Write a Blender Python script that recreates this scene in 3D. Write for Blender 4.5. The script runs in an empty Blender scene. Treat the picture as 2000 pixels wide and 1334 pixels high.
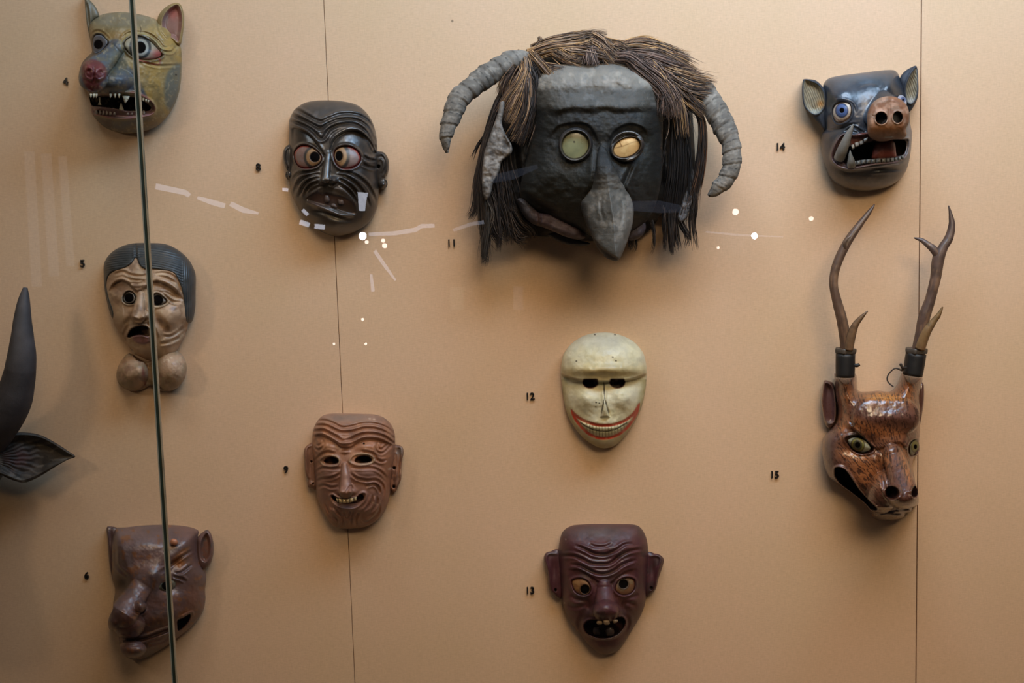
import bpy, math, random
import numpy as np
from mathutils import Matrix, Vector
rng = np.random.RandomState(7)
random.seed(7)
SC = bpy.context.scene
COL = SC.collection

# ------------------------------------------------------------------ camera
FL = 2600.0                        # focal length in pixels of the 2000 x 1334 frame
DIST = 2.6                         # camera to display wall, metres
_fz = -0.123; CF = np.array([0.0, math.sqrt(1 - _fz * _fz), _fz])
_rz = -0.02937; _ry = -(_rz * _fz) / CF[1]
CR = np.array([math.sqrt(1 - _rz * _rz - _ry * _ry), _ry, _rz])
CU = np.cross(CR, CF)
CAM = np.array([0.0, -DIST, 1.5 - CF[2] / CF[1] * DIST])
cd = bpy.data.cameras.new('camera'); cam = bpy.data.objects.new('camera', cd); COL.objects.link(cam)
cd.sensor_width = 36; cd.lens = FL / 2000 * 36; cd.clip_start = 0.05
m = Matrix.Identity(4)
for i in range(3):
    m[i][0] = CR[i]; m[i][1] = CU[i]; m[i][2] = -CF[i]; m[i][3] = CAM[i]
cam.matrix_world = m
SC.camera = cam
# ------------------------------------------------------------------ light
SC.view_settings.view_transform = 'Standard'; SC.view_settings.look = 'None'
SC.view_settings.exposure = 0.0; SC.view_settings.gamma = 1.0
SC.view_settings.use_curve_mapping = False
W = bpy.data.worlds.new('gallery'); SC.world = W; W.use_nodes = True
W.node_tree.nodes['Background'].inputs[0].default_value = (0.9, 0.92, 1.0, 1)
W.node_tree.nodes['Background'].inputs[1].default_value = 0.03
def area(name, loc, target, sx, sy, power, col):
    l = bpy.data.lights.new(name, 'AREA'); l.shape = 'RECTANGLE'; l.size = sx; l.size_y = sy
    l.energy = power; l.color = col
    o = bpy.data.objects.new(name, l); COL.objects.link(o); o.location = loc
    o.rotation_euler = (Vector(target) - Vector(loc)).to_track_quat('-Z', 'Y').to_euler()
    return o
def spot(name, loc, target, size, radius, power, col):
    l = bpy.data.lights.new(name, 'SPOT'); l.spot_size = math.radians(size); l.spot_blend = 1.0; l.shadow_soft_size = radius
    l.energy = power; l.color = col
    o = bpy.data.objects.new(name, l); COL.objects.link(o); o.location = loc
    o.rotation_euler = (Vector(target) - Vector(loc)).to_track_quat('-Z', 'Y').to_euler()
    return o
#LIGHTS0
LK = area('skylight_right', (0.65, -0.85, 2.95), (0.6, 0.0, 1.8), 1.6, 0.45, 47.0, (0.42, 0.67, 1.0))
LK2 = area('skylight_left', (-0.85, -0.85, 2.95), (-0.8, 0.0, 1.8), 0.5, 0.3, 6.2, (0.77, 0.88, 1.0))
LW1 = area('gallery_ceiling_right', (0.55, -1.9, 3.7), (0.55, 0.0, 1.0), 2.4, 1.3, 9.8, (1, 0.58, 0.2)); LW1.data.spread = math.radians(75)
LW2 = area('gallery_lamp_left', (-1.6, -1.6, 2.35), (-0.8, 0.0, 1.5), 0.22, 0.22, 0.8, (1, 0.8, 0.62)); LW2.data.spread = math.radians(70)
LF = area('front_fill', (0.9, -3.3, 3.3), (0.9, 0.0, 1.5), 1.6, 0.6, 9.5, (1, 0.76, 0.5)); LF.data.spread = math.radians(70)  # added warm fill from the front, lifts mid wall and mask fronts
#LIGHTS1

# ------------------------------------------------------------------ helpers
def P(u, v, h=0.0):
    """point seen at photo pixel (u, v) that stands h millimetres in front of the display wall"""
    u = np.asarray(u, float); v = np.asarray(v, float); h = np.asarray(h, float)
    a = (u - 1000) / FL; b = -(v - 667) / FL
    d = CF + a[..., None] * CR + b[..., None] * CU
    t = (DIST - h / 1000.0) / d[..., 1]
    return CAM + d * t[..., None]
def lin(c):
    c = np.asarray(c, float) / 255.0
    return np.where(c <= 0.04045, c / 12.92, ((c + 0.055) / 1.055) ** 2.4)
def tag(o, label=None, cat=None, group=None, kind=None):
    if label: o['label'] = label
    if cat: o['category'] = cat
    if group: o['group'] = group
    if kind: o['kind'] = kind
    return o
def mesh_obj(name, verts, faces, mat=None, parent=None, colors=None, smooth=True, label=None, kind=None):
    me = bpy.data.meshes.new(name)
    verts = np.asarray(verts, np.float32)
    if isinstance(faces, np.ndarray) and faces.ndim == 2:
        k = faces.shape[1]; nf = len(faces)
        me.vertices.add(len(verts)); me.vertices.foreach_set('co', verts.ravel())
        me.loops.add(nf * k); me.loops.foreach_set('vertex_index', faces.astype(np.int32).ravel())
        me.polygons.add(nf)
        me.polygons.foreach_set('loop_start', np.arange(0, nf * k, k, dtype=np.int32))
        me.update(calc_edges=True); me.validate()
    else:
        me.from_pydata([tuple(map(float, p)) for p in verts], [], [tuple(map(int, f)) for f in faces]); me.update()
    if smooth: me.polygons.foreach_set('use_smooth', np.ones(len(me.polygons), bool))
    if colors is not None:
        at = me.color_attributes.new('paint', 'FLOAT_COLOR', 'POINT')
        at.data.foreach_set('color', np.asarray(colors, np.float32).ravel())
    if mat: me.materials.append(mat)
    o = bpy.data.objects.new(name, me); COL.objects.link(o)
    if parent:
        o.parent = parent; o.matrix_parent_inverse = Matrix.Translation(-parent.location)
    if label: o['label'] = label
    if kind: o['kind'] = kind
    return o
def empty(name, u, v, label, cat, group=None, h=0):
    o = bpy.data.objects.new(name, None); COL.objects.link(o)
    o.location = Vector(P(u, v, h)); o.empty_display_size = 0.05
    return tag(o, label, cat, group)
def box_vf(x0, x1, y0, y1, z0, z1):
    v = [(x, y, z) for x in (x0, x1) for y in (y0, y1) for z in (z0, z1)]
    f = [(0, 1, 3, 2), (4, 6, 7, 5), (0, 4, 5, 1), (2, 3, 7, 6), (0, 2, 6, 4), (1, 5, 7, 3)]
    return v, f
def catmull(pts, closed, per=8):
    p = np.asarray(pts, float); n = len(p); out = []
    idx = range(n) if closed else range(n - 1)
    for i in idx:
        if closed: a, b, c, d = p[(i - 1) % n], p[i], p[(i + 1) % n], p[(i + 2) % n]
        else: a, b, c, d = p[max(i - 1, 0)], p[i], p[i + 1], p[min(i + 2, n - 1)]
        for k in range(per):
            t = k / per
            out.append(0.5 * (2 * b + (c - a) * t + (2 * a - 5 * b + 4 * c - d) * t * t + (3 * b - a - 3 * c + d) * t ** 3))
    if not closed: out.append(p[-1])
    return np.array(out)
def seg_dist(x, y, poly, closed):
    """distance, nearest point, curve parameter and side for many points against a polyline"""
    a = poly; b = np.roll(poly, -1, 0) if closed else poly[1:]
    if not closed: a = poly[:-1]
    best = np.full(len(x), 1e18); nx = np.zeros(len(x)); ny = np.zeros(len(x)); ps = np.zeros(len(x)); side = np.zeros(len(x))
    L = np.hypot(*(b - a).T); cum = np.concatenate([[0], np.cumsum(L)]); tot = cum[-1]
    for i in range(len(a)):
        ax, ay = a[i]; dx, dy = b[i] - a[i]; l2 = dx * dx + dy * dy
        if l2 < 1e-12: continue
        t = np.clip(((x - ax) * dx + (y - ay) * dy) / l2, 0, 1)
        qx = ax + t * dx; qy = ay + t * dy; d = (x - qx) ** 2 + (y - qy) ** 2
        k = d < best
        best[k] = d[k]; nx[k] = qx[k]; ny[k] = qy[k]; ps[k] = (cum[i] + t[k] * L[i]) / tot
        side[k] = np.sign(dx * (y[k] - ay) - dy * (x[k] - ax))
    return np.sqrt(best), nx, ny, ps, side
def inside(x, y, poly):
    r = np.zeros(len(x), bool); n = len(poly); j = n - 1
    for i in range(n):
        xi, yi = poly[i]; xj, yj = poly[j]
        if yi != yj:
            c = ((yi > y) != (yj > y)) & (x < (xj - xi) * (y - yi) / (yj - yi) + xi)
            r ^= c
        j = i
    return r
_H = np.random.RandomState(3).rand(256, 256)
def noise(x, y, s, seed=0):
    x = x / s + seed * 17.3; y = y / s + seed * 9.7
    xi = np.floor(x).astype(int); yi = np.floor(y).astype(int); fx = x - xi; fy = y - yi
    fx = fx * fx * (3 - 2 * fx); fy = fy * fy * (3 - 2 * fy)
    g = lambda a, b: _H[a % 256, b % 256]
    return (g(xi, yi) * (1 - fx) + g(xi + 1, yi) * fx) * (1 - fy) + (g(xi, yi + 1) * (1 - fx) + g(xi + 1, yi + 1) * fx) * fy
def fbm(x, y, s, seed=0): return 0.55 * noise(x, y, s, seed) + 0.3 * noise(x, y, s / 2, seed + 1) + 0.15 * noise(x, y, s / 4, seed + 2)
def sstep(a, b, x):
    t = np.clip((x - a) / (b - a), 0, 1); return t * t * (3 - 2 * t)

# ------------------------------------------------------------------ materials
MATS = {}
def new_mat(name):
    m = bpy.data.materials.new(name); m.use_nodes = True
    return m, m.node_tree.nodes, m.node_tree.links, m.node_tree.nodes['Principled BSDF']
def paint_mat(name, rough=0.45, spec=0.5, coat=0.0, grain=0.25, bump=0.15, bscale=350, mott=45, coat_rough=0.25):
    if name in MATS: return MATS[name]
    m, N, L, b = new_mat(name)
    at = N.new('ShaderNodeAttribute'); at.attribute_name = 'paint'
    tc = N.new('ShaderNodeTexCoord')
    n1 = N.new('ShaderNodeTexNoise'); n1.inputs['Scale'].default_value = mott; n1.inputs['Detail'].default_value = 8; n1.inputs['Roughness'].default_value = 0.65
    n2 = N.new('ShaderNodeTexNoise'); n2.inputs['Scale'].default_value = bscale; n2.inputs['Detail'].default_value = 3
    L.new(tc.outputs['Object'], n1.inputs['Vector']); L.new(tc.outputs['Object'], n2.inputs['Vector'])
    mr = N.new('ShaderNodeMapRange'); mr.inputs[1].default_value = 0.25; mr.inputs[2].default_value = 0.75
    mr.inputs[3].default_value = 1 - grain; mr.inputs[4].default_value = 1 + grain
    L.new(n1.outputs['Fac'], mr.inputs[0])
    mx = N.new('ShaderNodeVectorMath'); mx.operation = 'SCALE'
    L.new(at.outputs['Color'], mx.inputs[0]); L.new(mr.outputs[0], mx.inputs['Scale'])
    L.new(mx.outputs[0], b.inputs['Base Color'])
    rr = N.new('ShaderNodeMath'); rr.operation = 'MULTIPLY_ADD'; rr.inputs[1].default_value = 0.35; rr.inputs[2].default_value = rough - 0.17
    L.new(n1.outputs['Fac'], rr.inputs[0]); L.new(rr.outputs[0], b.inputs['Roughness'])
    for val, sock in ((spec, 'Specular IOR Level'), (coat, 'Coat Weight')):
        g = N.new('ShaderNodeMath'); g.operation = 'MULTIPLY'; g.inputs[1].default_value = val; L.new(at.outputs['Alpha'], g.inputs[0]); L.new(g.outputs[0], b.inputs[sock])
    b.inputs['Coat Roughness'].default_value = coat_rough
    bp = N.new('ShaderNodeBump'); bp.inputs['Strength'].default_value = bump; bp.inputs['Distance'].default_value = 0.001
    L.new(n2.outputs['Fac'], bp.inputs['Height']); L.new(bp.outputs[0], b.inputs['Normal'])
    MATS[name] = m; return m
def flat_mat(name, rgb, rough=0.5, metal=0.0, emit=None, strength=1.0, var=0.15):
    if name in MATS: return MATS[name]
    m, N, L, b = new_mat(name)
    n1 = N.new('ShaderNodeTexNoise'); n1.inputs['Scale'].default_value = 60; n1.inputs['Detail'].default_value = 5
    tc = N.new('ShaderNodeTexCoord'); L.new(tc.outputs['Object'], n1.inputs['Vector'])
    r = N.new('ShaderNodeValToRGB'); c = lin(rgb)
    r.color_ramp.elements[0].position = 0.3; r.color_ramp.elements[1].position = 0.7
    r.color_ramp.elements[0].color = (*(c * (1 - var)), 1); r.color_ramp.elements[1].color = (*np.minimum(c * (1 + var), 1), 1)
    L.new(n1.outputs['Fac'], r.inputs[0]); L.new(r.outputs[0], b.inputs['Base Color'])
    b.inputs['Roughness'].default_value = rough; b.inputs['Metallic'].default_value = metal
    if emit:
        b.inputs['Emission Color'].default_value = (*lin(emit), 1); b.inputs['Emission Strength'].default_value = strength
    MATS[name] = m; return m

# ------------------------------------------------------------------ carved height fields
FACE = [None]
class Frame:
    """coordinates measured on an enlarged detail of the photograph: origin and magnification"""
    def __init__(s, ox, oy, k): s.ox, s.oy, s.k = ox, oy, k
    def __call__(s, pts):
        p = np.asarray(pts, float); return np.stack([s.ox + p[..., 0] / s.k, s.oy + p[..., 1] / s.k], -1)
class Carve:
    def __init__(s, fr, outline, step=1.25, sharp=False, color=(80, 70, 60)):
        s.fr = fr; s.step = step
        s.poly = fr(outline) if sharp else catmull(fr(outline), True, 6)
        lo = s.poly.min(0) - step * 2; hi = s.poly.max(0) + step * 2
        xs = np.arange(lo[0], hi[0], step); ys = np.arange(lo[1], hi[1], step)
        X, Y = np.meshgrid(xs, ys); nx, ny = len(xs), len(ys); x = X.ravel(); y = Y.ravel()
        d, qx, qy, _, _ = seg_dist(x, y, s.poly, True)
        ins = inside(x, y, s.poly); sd = np.where(ins, d, -d)
        I = np.arange(nx * ny).reshape(ny, nx)
        q = np.stack([I[:-1, :-1], I[1:, :-1], I[1:, 1:], I[:-1, 1:]], -1).reshape(-1, 4)
        keep = (sd[q] > -0.5 * step).all(1) & (ins[q].any(1)); q = q[keep]
        cnt = np.bincount(q.ravel(), minlength=nx * ny)
        bd = (cnt > 0) & (cnt < 4)
        x = np.where(bd, qx, x); y = np.where(bd, qy, y); sd = np.where(bd, 0, sd)
        used = np.where(cnt > 0)[0]; mp = -np.ones(nx * ny, int); mp[used] = np.arange(len(used))
        s.q = mp[q]; s.x = x[used]; s.y = y[used]; s.sd = np.maximum(sd[used], 0)
        s.h = np.zeros(len(used)); s.g = np.ones(len(used)); s.c = np.tile(np.array(color, float), (len(used), 1))
    # --- local measures (crop coordinates in, photo pixels out)
    def ell(s, cx, cy, rx, ry, ang=0):
        c = s.fr([cx, cy]); a = math.radians(ang); k = s.fr.k
        dx = s.x - c[0]; dy = s.y - c[1]
        p = (dx * math.cos(a) + dy * math.sin(a)) / (rx / k); q = (-dx * math.sin(a) + dy * math.cos(a)) / (ry / k)
        return np.sqrt(p * p + q * q)
    def line(s, pts, smooth=True):
        p = s.fr(pts)
        if smooth and len(p) > 2: p = catmull(p, False, 6)
        return seg_dist(s.x, s.y, p, False)
    def polyd(s, pts, smooth=True):
        p = s.fr(pts)
        if smooth: p = catmull(p, True, 5)
        d = seg_dist(s.x, s.y, p, True)[0]
        return np.where(inside(s.x, s.y, p), d, -d)
    # --- base forms
    def dome(s, cx, cy, H, rim=14, a=2.0, b=0.62, outline=None):
        poly = s.poly if outline is None else outline
        c = s.fr([cx, cy]); th = np.arctan2(s.y - c[1], s.x - c[0]); r = np.hypot(s.x - c[0], s.y - c[1])
        pth = np.arctan2(poly[:, 1] - c[1], poly[:, 0] - c[0]); pr = np.hypot(poly[:, 0] - c[0], poly[:, 1] - c[1])
        g = np.linspace(-math.pi, math.pi, 361); R = np.zeros(361)
        o = np.argsort(pth); R = np.interp(g, pth[o], pr[o], period=2 * math.pi)
        ker = np.hanning(9); ker /= ker.sum(); R2 = np.convolve(np.r_[R[-5:-1], R, R[1:5]], ker, 'same')[4:-4]
        rt = np.interp(th, g, R2); t = np.clip(r / rt, 0, 1)
        s.t = t; s.h = s.h + rim + (H - rim) * np.clip(1 - t ** a, 0, 1) ** b
        return s
    def edge(s, R, amp):
        t = np.clip(s.sd / R, 0, 1); s.h = s.h - amp * (1 - np.sqrt(np.clip(1 - (1 - t) ** 2, 0, 1))); return s
    def bump(s, cx, cy, rx, ry, amp, ang=0): s.h = s.h + amp * np.exp(-s.ell(cx, cy, rx, ry, ang) ** 2); return s
    def ball(s, cx, cy, rx, ry, top, depth, ang=0, k=2.0):
        """hard ellipsoid cap whose top stands at 'top' mm and which is 'depth' mm deep, smoothly united"""
        r = s.ell(cx, cy, rx, ry, ang); z = np.where(r < 1, top - depth + depth * np.sqrt(np.clip(1 - r * r, 0, 1)), -1e3)
        s.h = s.smax(s.h, z, k); return s
    @staticmethod
    def smax(a, b, k):
        hh = np.clip(0.5 + 0.5 * (b - a) / k, 0, 1); return a * (1 - hh) + b * hh + k * hh * (1 - hh)
    def capsule(s, p0, p1, r0, r1, z0, z1, k=4.0, flat=1.0):
        a = s.fr(p0); b = s.fr(p1); dx, dy = b - a; l2 = dx * dx + dy * dy
        t = np.clip(((s.x - a[0]) * dx + (s.y - a[1]) * dy) / l2, 0, 1)
        d = np.hypot(s.x - a[0] - t * dx, s.y - a[1] - t * dy); r = (r0 + (r1 - r0) * t) / s.fr.k; z = z0 + (z1 - z0) * t
        zz = np.where(d < r, z - r * flat + flat * np.sqrt(np.clip(r * r - d * d, 0, None)), -1e3)
        s.h = s.smax(s.h, zz, k); return s
    def ridge(s, pts, w, amp, taper=0.25, smooth=True):
        d, _, _, p, _ = s.line(pts, smooth); tp = np.clip(np.minimum(p, 1 - p) / taper, 0, 1) ** 0.7 if taper else 1
        s.h = s.h + amp * np.exp(-(d / w) ** 2) * tp; return s
    def crease(s, pts, w, amp, taper=0.2, lift=0.55):
        d, _, _, p, _ = s.line(pts); tp = np.clip(np.minimum(p, 1 - p) / taper, 0, 1) ** 0.7 if taper else 1
        x = d / w; s.h = s.h + amp * tp * (-np.exp(-x * x) + lift * np.exp(-(x - 1.9) ** 2)); return s
    def shelf(s, pts, amp, soft, decay, side=1, taper=0.15):
        """surface drops by amp on one side of the curve and comes back over 'decay' pixels"""
        d, _, _, p, sg = s.line(pts); sd = d * sg * side
        tp = np.clip(np.minimum(p, 1 - p) / taper, 0, 1) if taper else 1
        s.h = s.h - amp * sstep(-soft * 0.3, soft, sd) * np.exp(-np.clip(sd, 0, None) / decay) * tp; return s
    def hole(s, d, depth, soft=2.0, floor=None):
        w = sstep(-soft * 0.3, soft, d)
        s.h = s.h - depth * w if floor is None else s.h * (1 - w) + floor * w
        return w
    def tooled(s, scale=7, amp=0.8, seed=0): s.h = s.h + amp * (fbm(s.x, s.y, scale, seed) - 0.5) * 2; return s
    # --- paint
    def paint(s, w, rgb, a=1.0):
        if sum(rgb) < 92: s.g = s.g * (1 - np.clip(np.asarray(w), 0, 1) * np.ones(len(s.x)) * a)  # near-black mostly stands for shade inside holes, so gloss fades with it
        w = (np.clip(np.asarray(w), 0, 1) * np.ones(len(s.x)))[:, None] * a; s.c = s.c * (1 - w) + np.array(rgb, float) * w; return s
    def wline(s, pts, w, soft=0.8, taper=0.0, smooth=True):
        d, _, _, p, _ = s.line(pts, smooth); ww = w * (np.clip(np.minimum(p, 1 - p) / taper, 0, 1) if taper else 1)
        return 1 - sstep(ww - soft, ww + soft, d)
    def wpoly(s, pts, soft=1.5, smooth=True): return sstep(-soft, soft, s.polyd(pts, smooth))
    def well(s, cx, cy, rx, ry, ang=0, soft=0.15): return 1 - sstep(1 - soft, 1 + soft, s.ell(cx, cy, rx, ry, ang))
    def mottle(s, rgb, scale=18, lo=0.5, hi=0.7, a=0.6, seed=5, where=1.0): return s.paint(sstep(lo, hi, fbm(s.x, s.y, scale, seed)) * where, rgb, a)
    def hmin(s, v): s.h = np.maximum(s.h, v); return s
    def build(s, name, mat, parent, back=2.0, inset=0.97, label=None, kind=None):
        if name == 'face': FACE[0] = s
        s.h = np.maximum(s.h, back + 0.5) if np.isscalar(back) else s.h
        V = P(s.x, s.y, s.h); n = len(V)
        e = np.concatenate([s.q[:, [i, (i + 1) % 4]] for i in range(4)])
        key = np.sort(e, 1); key = key[:, 0] * n + key[:, 1]
        u, inv, c = np.unique(key, return_inverse=True, return_counts=True)
        be = e[c[inv] == 1]; bv = np.unique(be); mp = -np.ones(n, int); mp[bv] = np.arange(len(bv))
        cx, cy = s.x.mean(), s.y.mean()
        bk = back if np.isscalar(back) else back(s.x[bv], s.y[bv])
        B = P(cx + (s.x[bv] - cx) * inset, cy + (s.y[bv] - cy) * inset, bk)
        cen = P(cx, cy, np.mean(bk))
        # side wall, then a closed back
        skirt = np.stack([be[:, 1], be[:, 0], n + mp[be[:, 0]], n + mp[be[:, 1]]], 1)
        nb = len(bv)
        VV = np.concatenate([V, B]); FF = np.concatenate([s.q, skirt])
        C = np.concatenate([s.c, s.c[bv]]); C = np.concatenate([lin(np.clip(C, 0, 255)), np.concatenate([s.g, s.g[bv]])[:, None]], 1)
        return mesh_obj(name, VV, FF, mat, parent, C, label=label, kind=kind)
def tube(name, fr, pts, radii, heights, mat, parent, color=(60, 55, 50), sides=20, per=8, bumps=None, cfun=None, flat=1.0, kind=None, label=None, seed=1, cap=True):
    """bent tapering round form through measured points; heights are mm in front of the wall"""
    p = fr(pts); k = fr.k
    data = np.column_stack([p, np.array(radii, float) / k, np.array(heights, float)])
    d = catmull(data, False, per); d[:, 2] = np.maximum(d[:, 2], 0.15)
    C = P(d[:, 0], d[:, 1], d[:, 3]); R = d[:, 2] * (DIST - d[:, 3] / 1000) / FL
    T = np.gradient(C, axis=0); T /= np.linalg.norm(T, axis=1)[:, None]
    ref = np.array([0, 1.0, 0]); n = len(C)
    A = np.cross(T, ref); A /= np.linalg.norm(A, axis=1)[:, None]; B = np.cross(T, A)
    th = np.arange(sides) * 2 * math.pi / sides
    s = np.concatenate([[0], np.cumsum(np.linalg.norm(np.diff(C, axis=0), axis=1))])
    RR = R[:, None] * np.ones(sides)
    if bumps is not None: RR = RR + bumps(s[:, None] * 1000 * np.ones(sides), th[None, :] * np.ones((n, 1))) / 1000
    V = C[:, None] + RR[..., None] * (np.cos(th)[None, :, None] * A[:, None] + flat * np.sin(th)[None, :, None] * B[:, None])
    V = V.reshape(-1, 3); F = []
    for i in range(n - 1):
        for j in range(sides): F.append((i * sides + j, i * sides + (j + 1) % sides, (i + 1) * sides + (j + 1) % sides, (i + 1) * sides + j))
    V = np.concatenate([V, C[:1], C[-1:]]); c0 = n * sides
    for j in range(sides):
        F.append((c0, (j + 1) % sides, j, c0)[:3]); F.append((c0 + 1, (n - 1) * sides + j, (n - 1) * sides + (j + 1) % sides))
    cc = np.tile(np.array(color, float), (len(V), 1))
    if cfun is not None:
        sn = np.repeat(s / s[-1], sides); tt = np.tile(th, n); cc[:n * sides] = cfun(sn, tt, cc[:n * sides]); cc[c0] = cc[0]; cc[c0 + 1] = cc[n * sides - 1]
    K = np.concatenate([lin(np.clip(cc, 0, 255)), np.ones((len(cc), 1))], 1)
    return mesh_obj(name, V, F, mat, parent, K, kind=kind, label=label)
# ================================================================== display wall
def wall_material():
    m, N, L, b = new_mat('fabric_board')
    tc = N.new('ShaderNodeTexCoord')
    sep = N.new('ShaderNodeMapping'); sep.inputs['Scale'].default_value = (1, 1, 6.5); L.new(tc.outputs['Object'], sep.inputs[0])
    sep2 = N.new('ShaderNodeMapping'); sep2.inputs['Scale'].default_value = (5, 1, 0.8); L.new(tc.outputs['Object'], sep2.inputs[0])
    w1 = N.new('ShaderNodeTexNoise'); w1.inputs['Scale'].default_value = 95; w1.inputs['Detail'].default_value = 4; L.new(sep.outputs[0], w1.inputs[0])
    w2 = N.new('ShaderNodeTexNoise'); w2.inputs['Scale'].default_value = 95; w2.inputs['Detail'].default_value = 3; L.new(sep2.outputs[0], w2.inputs[0])
    big = N.new('ShaderNodeTexNoise'); big.inputs['Scale'].default_value = 3.2; big.inputs['Detail'].default_value = 5; L.new(tc.outputs['Object'], big.inputs[0])
    r = N.new('ShaderNodeValToRGB'); r.color_ramp.elements[0].position = 0.3; r.color_ramp.elements[1].position = 0.7
    r.color_ramp.elements[0].color = (*lin((207, 174, 138)), 1); r.color_ramp.elements[1].color = (*lin((213, 177, 145)), 1)
    L.new(big.outputs['Fac'], r.inputs[0])
    ad = N.new('ShaderNodeMath'); ad.operation = 'MULTIPLY_ADD'; ad.inputs[1].default_value = 0.6; L.new(w1.outputs['Fac'], ad.inputs[0]); 
    sc2 = N.new('ShaderNodeMath'); sc2.operation = 'MULTIPLY'; sc2.inputs[1].default_value = 0.4; L.new(w2.outputs['Fac'], sc2.inputs[0]); L.new(sc2.outputs[0], ad.inputs[2])
    mr = N.new('ShaderNodeMapRange'); mr.inputs[1].default_value = 0.3; mr.inputs[2].default_value = 0.7; mr.inputs[3].default_value = 0.90; mr.inputs[4].default_value = 1.10; L.new(ad.outputs[0], mr.inputs[0])
    mx = N.new('ShaderNodeVectorMath'); mx.operation = 'SCALE'; L.new(r.outputs[0], mx.inputs[0]); L.new(mr.outputs[0], mx.inputs['Scale'])
    # a few small specks and smudges in the cloth
    vo = N.new('ShaderNodeTexVoronoi'); vo.inputs['Scale'].default_value = 5.5; L.new(tc.outputs['Object'], vo.inputs['Vector'])
    sp = N.new('ShaderNodeMapRange'); sp.inputs[1].default_value = 0.010; sp.inputs[2].default_value = 0.018; sp.inputs[3].default_value = 0.45; sp.inputs[4].default_value = 1; L.new(vo.outputs['Distance'], sp.inputs[0])
    my = N.new('ShaderNodeVectorMath'); my.operation = 'SCALE'; L.new(mx.outputs[0], my.inputs[0]); L.new(sp.outputs[0], my.inputs['Scale'])
    L.new(my.outputs[0], b.inputs['Base Color'])
    b.inputs['Roughness'].default_value = 0.85; b.inputs['Specular IOR Level'].default_value = 0.2
    bp = N.new('ShaderNodeBump'); bp.inputs['Strength'].default_value = 0.12; bp.inputs['Distance'].default_value = 0.001
    L.new(ad.outputs[0], bp.inputs['Height']); L.new(bp.outputs[0], b.inputs['Normal'])
    return m
MW = wall_material()
for nm_, bx, colr in (('floor', (-4.6, 4.6, -9.8, 0.03, -0.05, 0.0), (84, 66, 50)), ('wall_front', (-4.6, 4.6, -9.9, -9.8, 0.0, 3.4), (92, 84, 74))):
    v, f = box_vf(*bx); o_ = mesh_obj(nm_, v, f, flat_mat(nm_ + '_surface', colr, 0.7), smooth=False); o_['kind'] = 'structure'
s1 = float(P(662.5, 667)[0]); s2 = float(P(1794.5, 667)[0])
v, f = box_vf(-2.3, 2.3, 0.014, 0.03, 0.2, 3.4)
wall = mesh_obj('wall_back', v, f, flat_mat('seam_backing_board', (45, 32, 22), 0.9), smooth=False); wall['kind'] = 'structure'  # dark backing board behind the narrow panel gaps
for x0, x1, g0, g1 in ((-2.3, s1, 0, 0.0005), (s1, s2, 0.0005, 0.0009), (s2, 2.3, 0.0009, 0)):
    a, c = x0 + g0, x1 - g1; e = 0.0006
    v = [(a, 0.0135, 0.2), (c, 0.0135, 0.2), (c, e, 0.2), (c - e, 0, 0.2), (a + e, 0, 0.2), (a, e, 0.2)]
    n = 6; v = v + [(x, y, 3.4) for x, y, z in v]
    f = [(i, (i + 1) % n, n + (i + 1) % n, n + i) for i in range(n)] + [tuple(range(n))[::-1], tuple(range(n, 2 * n))]
    mesh_obj('panel', v, f, MW, wall, smooth=False)

# ================================================================== case glass
def glass_material(name, tint):
    m = bpy.data.materials.new(name); m.use_nodes = True; N = m.node_tree.nodes; L = m.node_tree.links; N.clear()
    o = N.new('ShaderNodeOutputMaterial'); mix = N.new('ShaderNodeMixShader'); t = N.new('ShaderNodeBsdfTransparent'); g = N.new('ShaderNodeBsdfGlossy')
    t.inputs[0].default_value = (*tint, 1); g.inputs['Roughness'].default_value = 0.0
    lw = N.new('ShaderNodeLayerWeight'); lw.inputs[0].default_value = 0.5
    p = N.new('ShaderNodeMath'); p.operation = 'POWER'; p.inputs[1].default_value = 5; L.new(lw.outputs['Facing'], p.inputs[0])
    ma = N.new('ShaderNodeMath'); ma.operation = 'MULTIPLY_ADD'; ma.inputs[1].default_value = 0.9; ma.inputs[2].default_value = 0.035; L.new(p.outputs[0], ma.inputs[0])
    L.new(ma.outputs[0], mix.inputs[0]); L.new(t.outputs[0], mix.inputs[1]); L.new(g.outputs[0], mix.inputs[2]); L.new(mix.outputs[0], o.inputs[0])
    return m
GY = -0.52                                     # front of the case
GH = -GY * 1000
GL = glass_material('clear_glass', (0.985, 0.992, 0.988)); GLL = glass_material('older_clear_glass', (0.94, 0.945, 0.935))
xj = float(P(300, 667, GH)[0])
j = bpy.data.objects.new('case_front', None); COL.objects.link(j); j.location = (xj, GY, 0.3)
tag(j, 'clear glass front of the display case with a dark upright joint at left', 'glass')
for a, c, lab, mt in ((-2.2, xj - 0.0040, 'left glass pane, slightly greyer', GLL), (xj + 0.0040, 2.2, 'right glass pane', GL)):
    v, f = box_vf(a, c, GY - 0.004, GY + 0.004, 0.3, 3.0)
    o_ = mesh_obj('pane', v, f, mt, j, smooth=False, label=lab)
def strip(name, a, c, y0, y1, mat):
    v, f = box_vf(a, c, y0, y1, 0.3, 3.0); return mesh_obj(name, v, f, mat, j, smooth=False)
strip('edge', xj - 0.0020, xj + 0.0014, GY - 0.0040, GY + 0.004, flat_mat('green_glass_edge', (38, 48, 42), 0.12, var=0.1))
strip('bevel', xj - 0.0039, xj - 0.0021, GY - 0.0046, GY + 0.003, flat_mat('grey_glass_bevel', (120, 120, 108), 0.25, var=0.1))
strip('bevel', xj + 0.0026, xj + 0.0038, GY - 0.0046, GY + 0.003, flat_mat('pale_glass_bevel', (125, 118, 98), 0.25, var=0.1))
strip('sealant', xj + 0.0015, xj + 0.0025, GY - 0.0035, GY + 0.003, flat_mat('dark_sealant', (58, 56, 46), 0.4, var=0.1))

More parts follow.
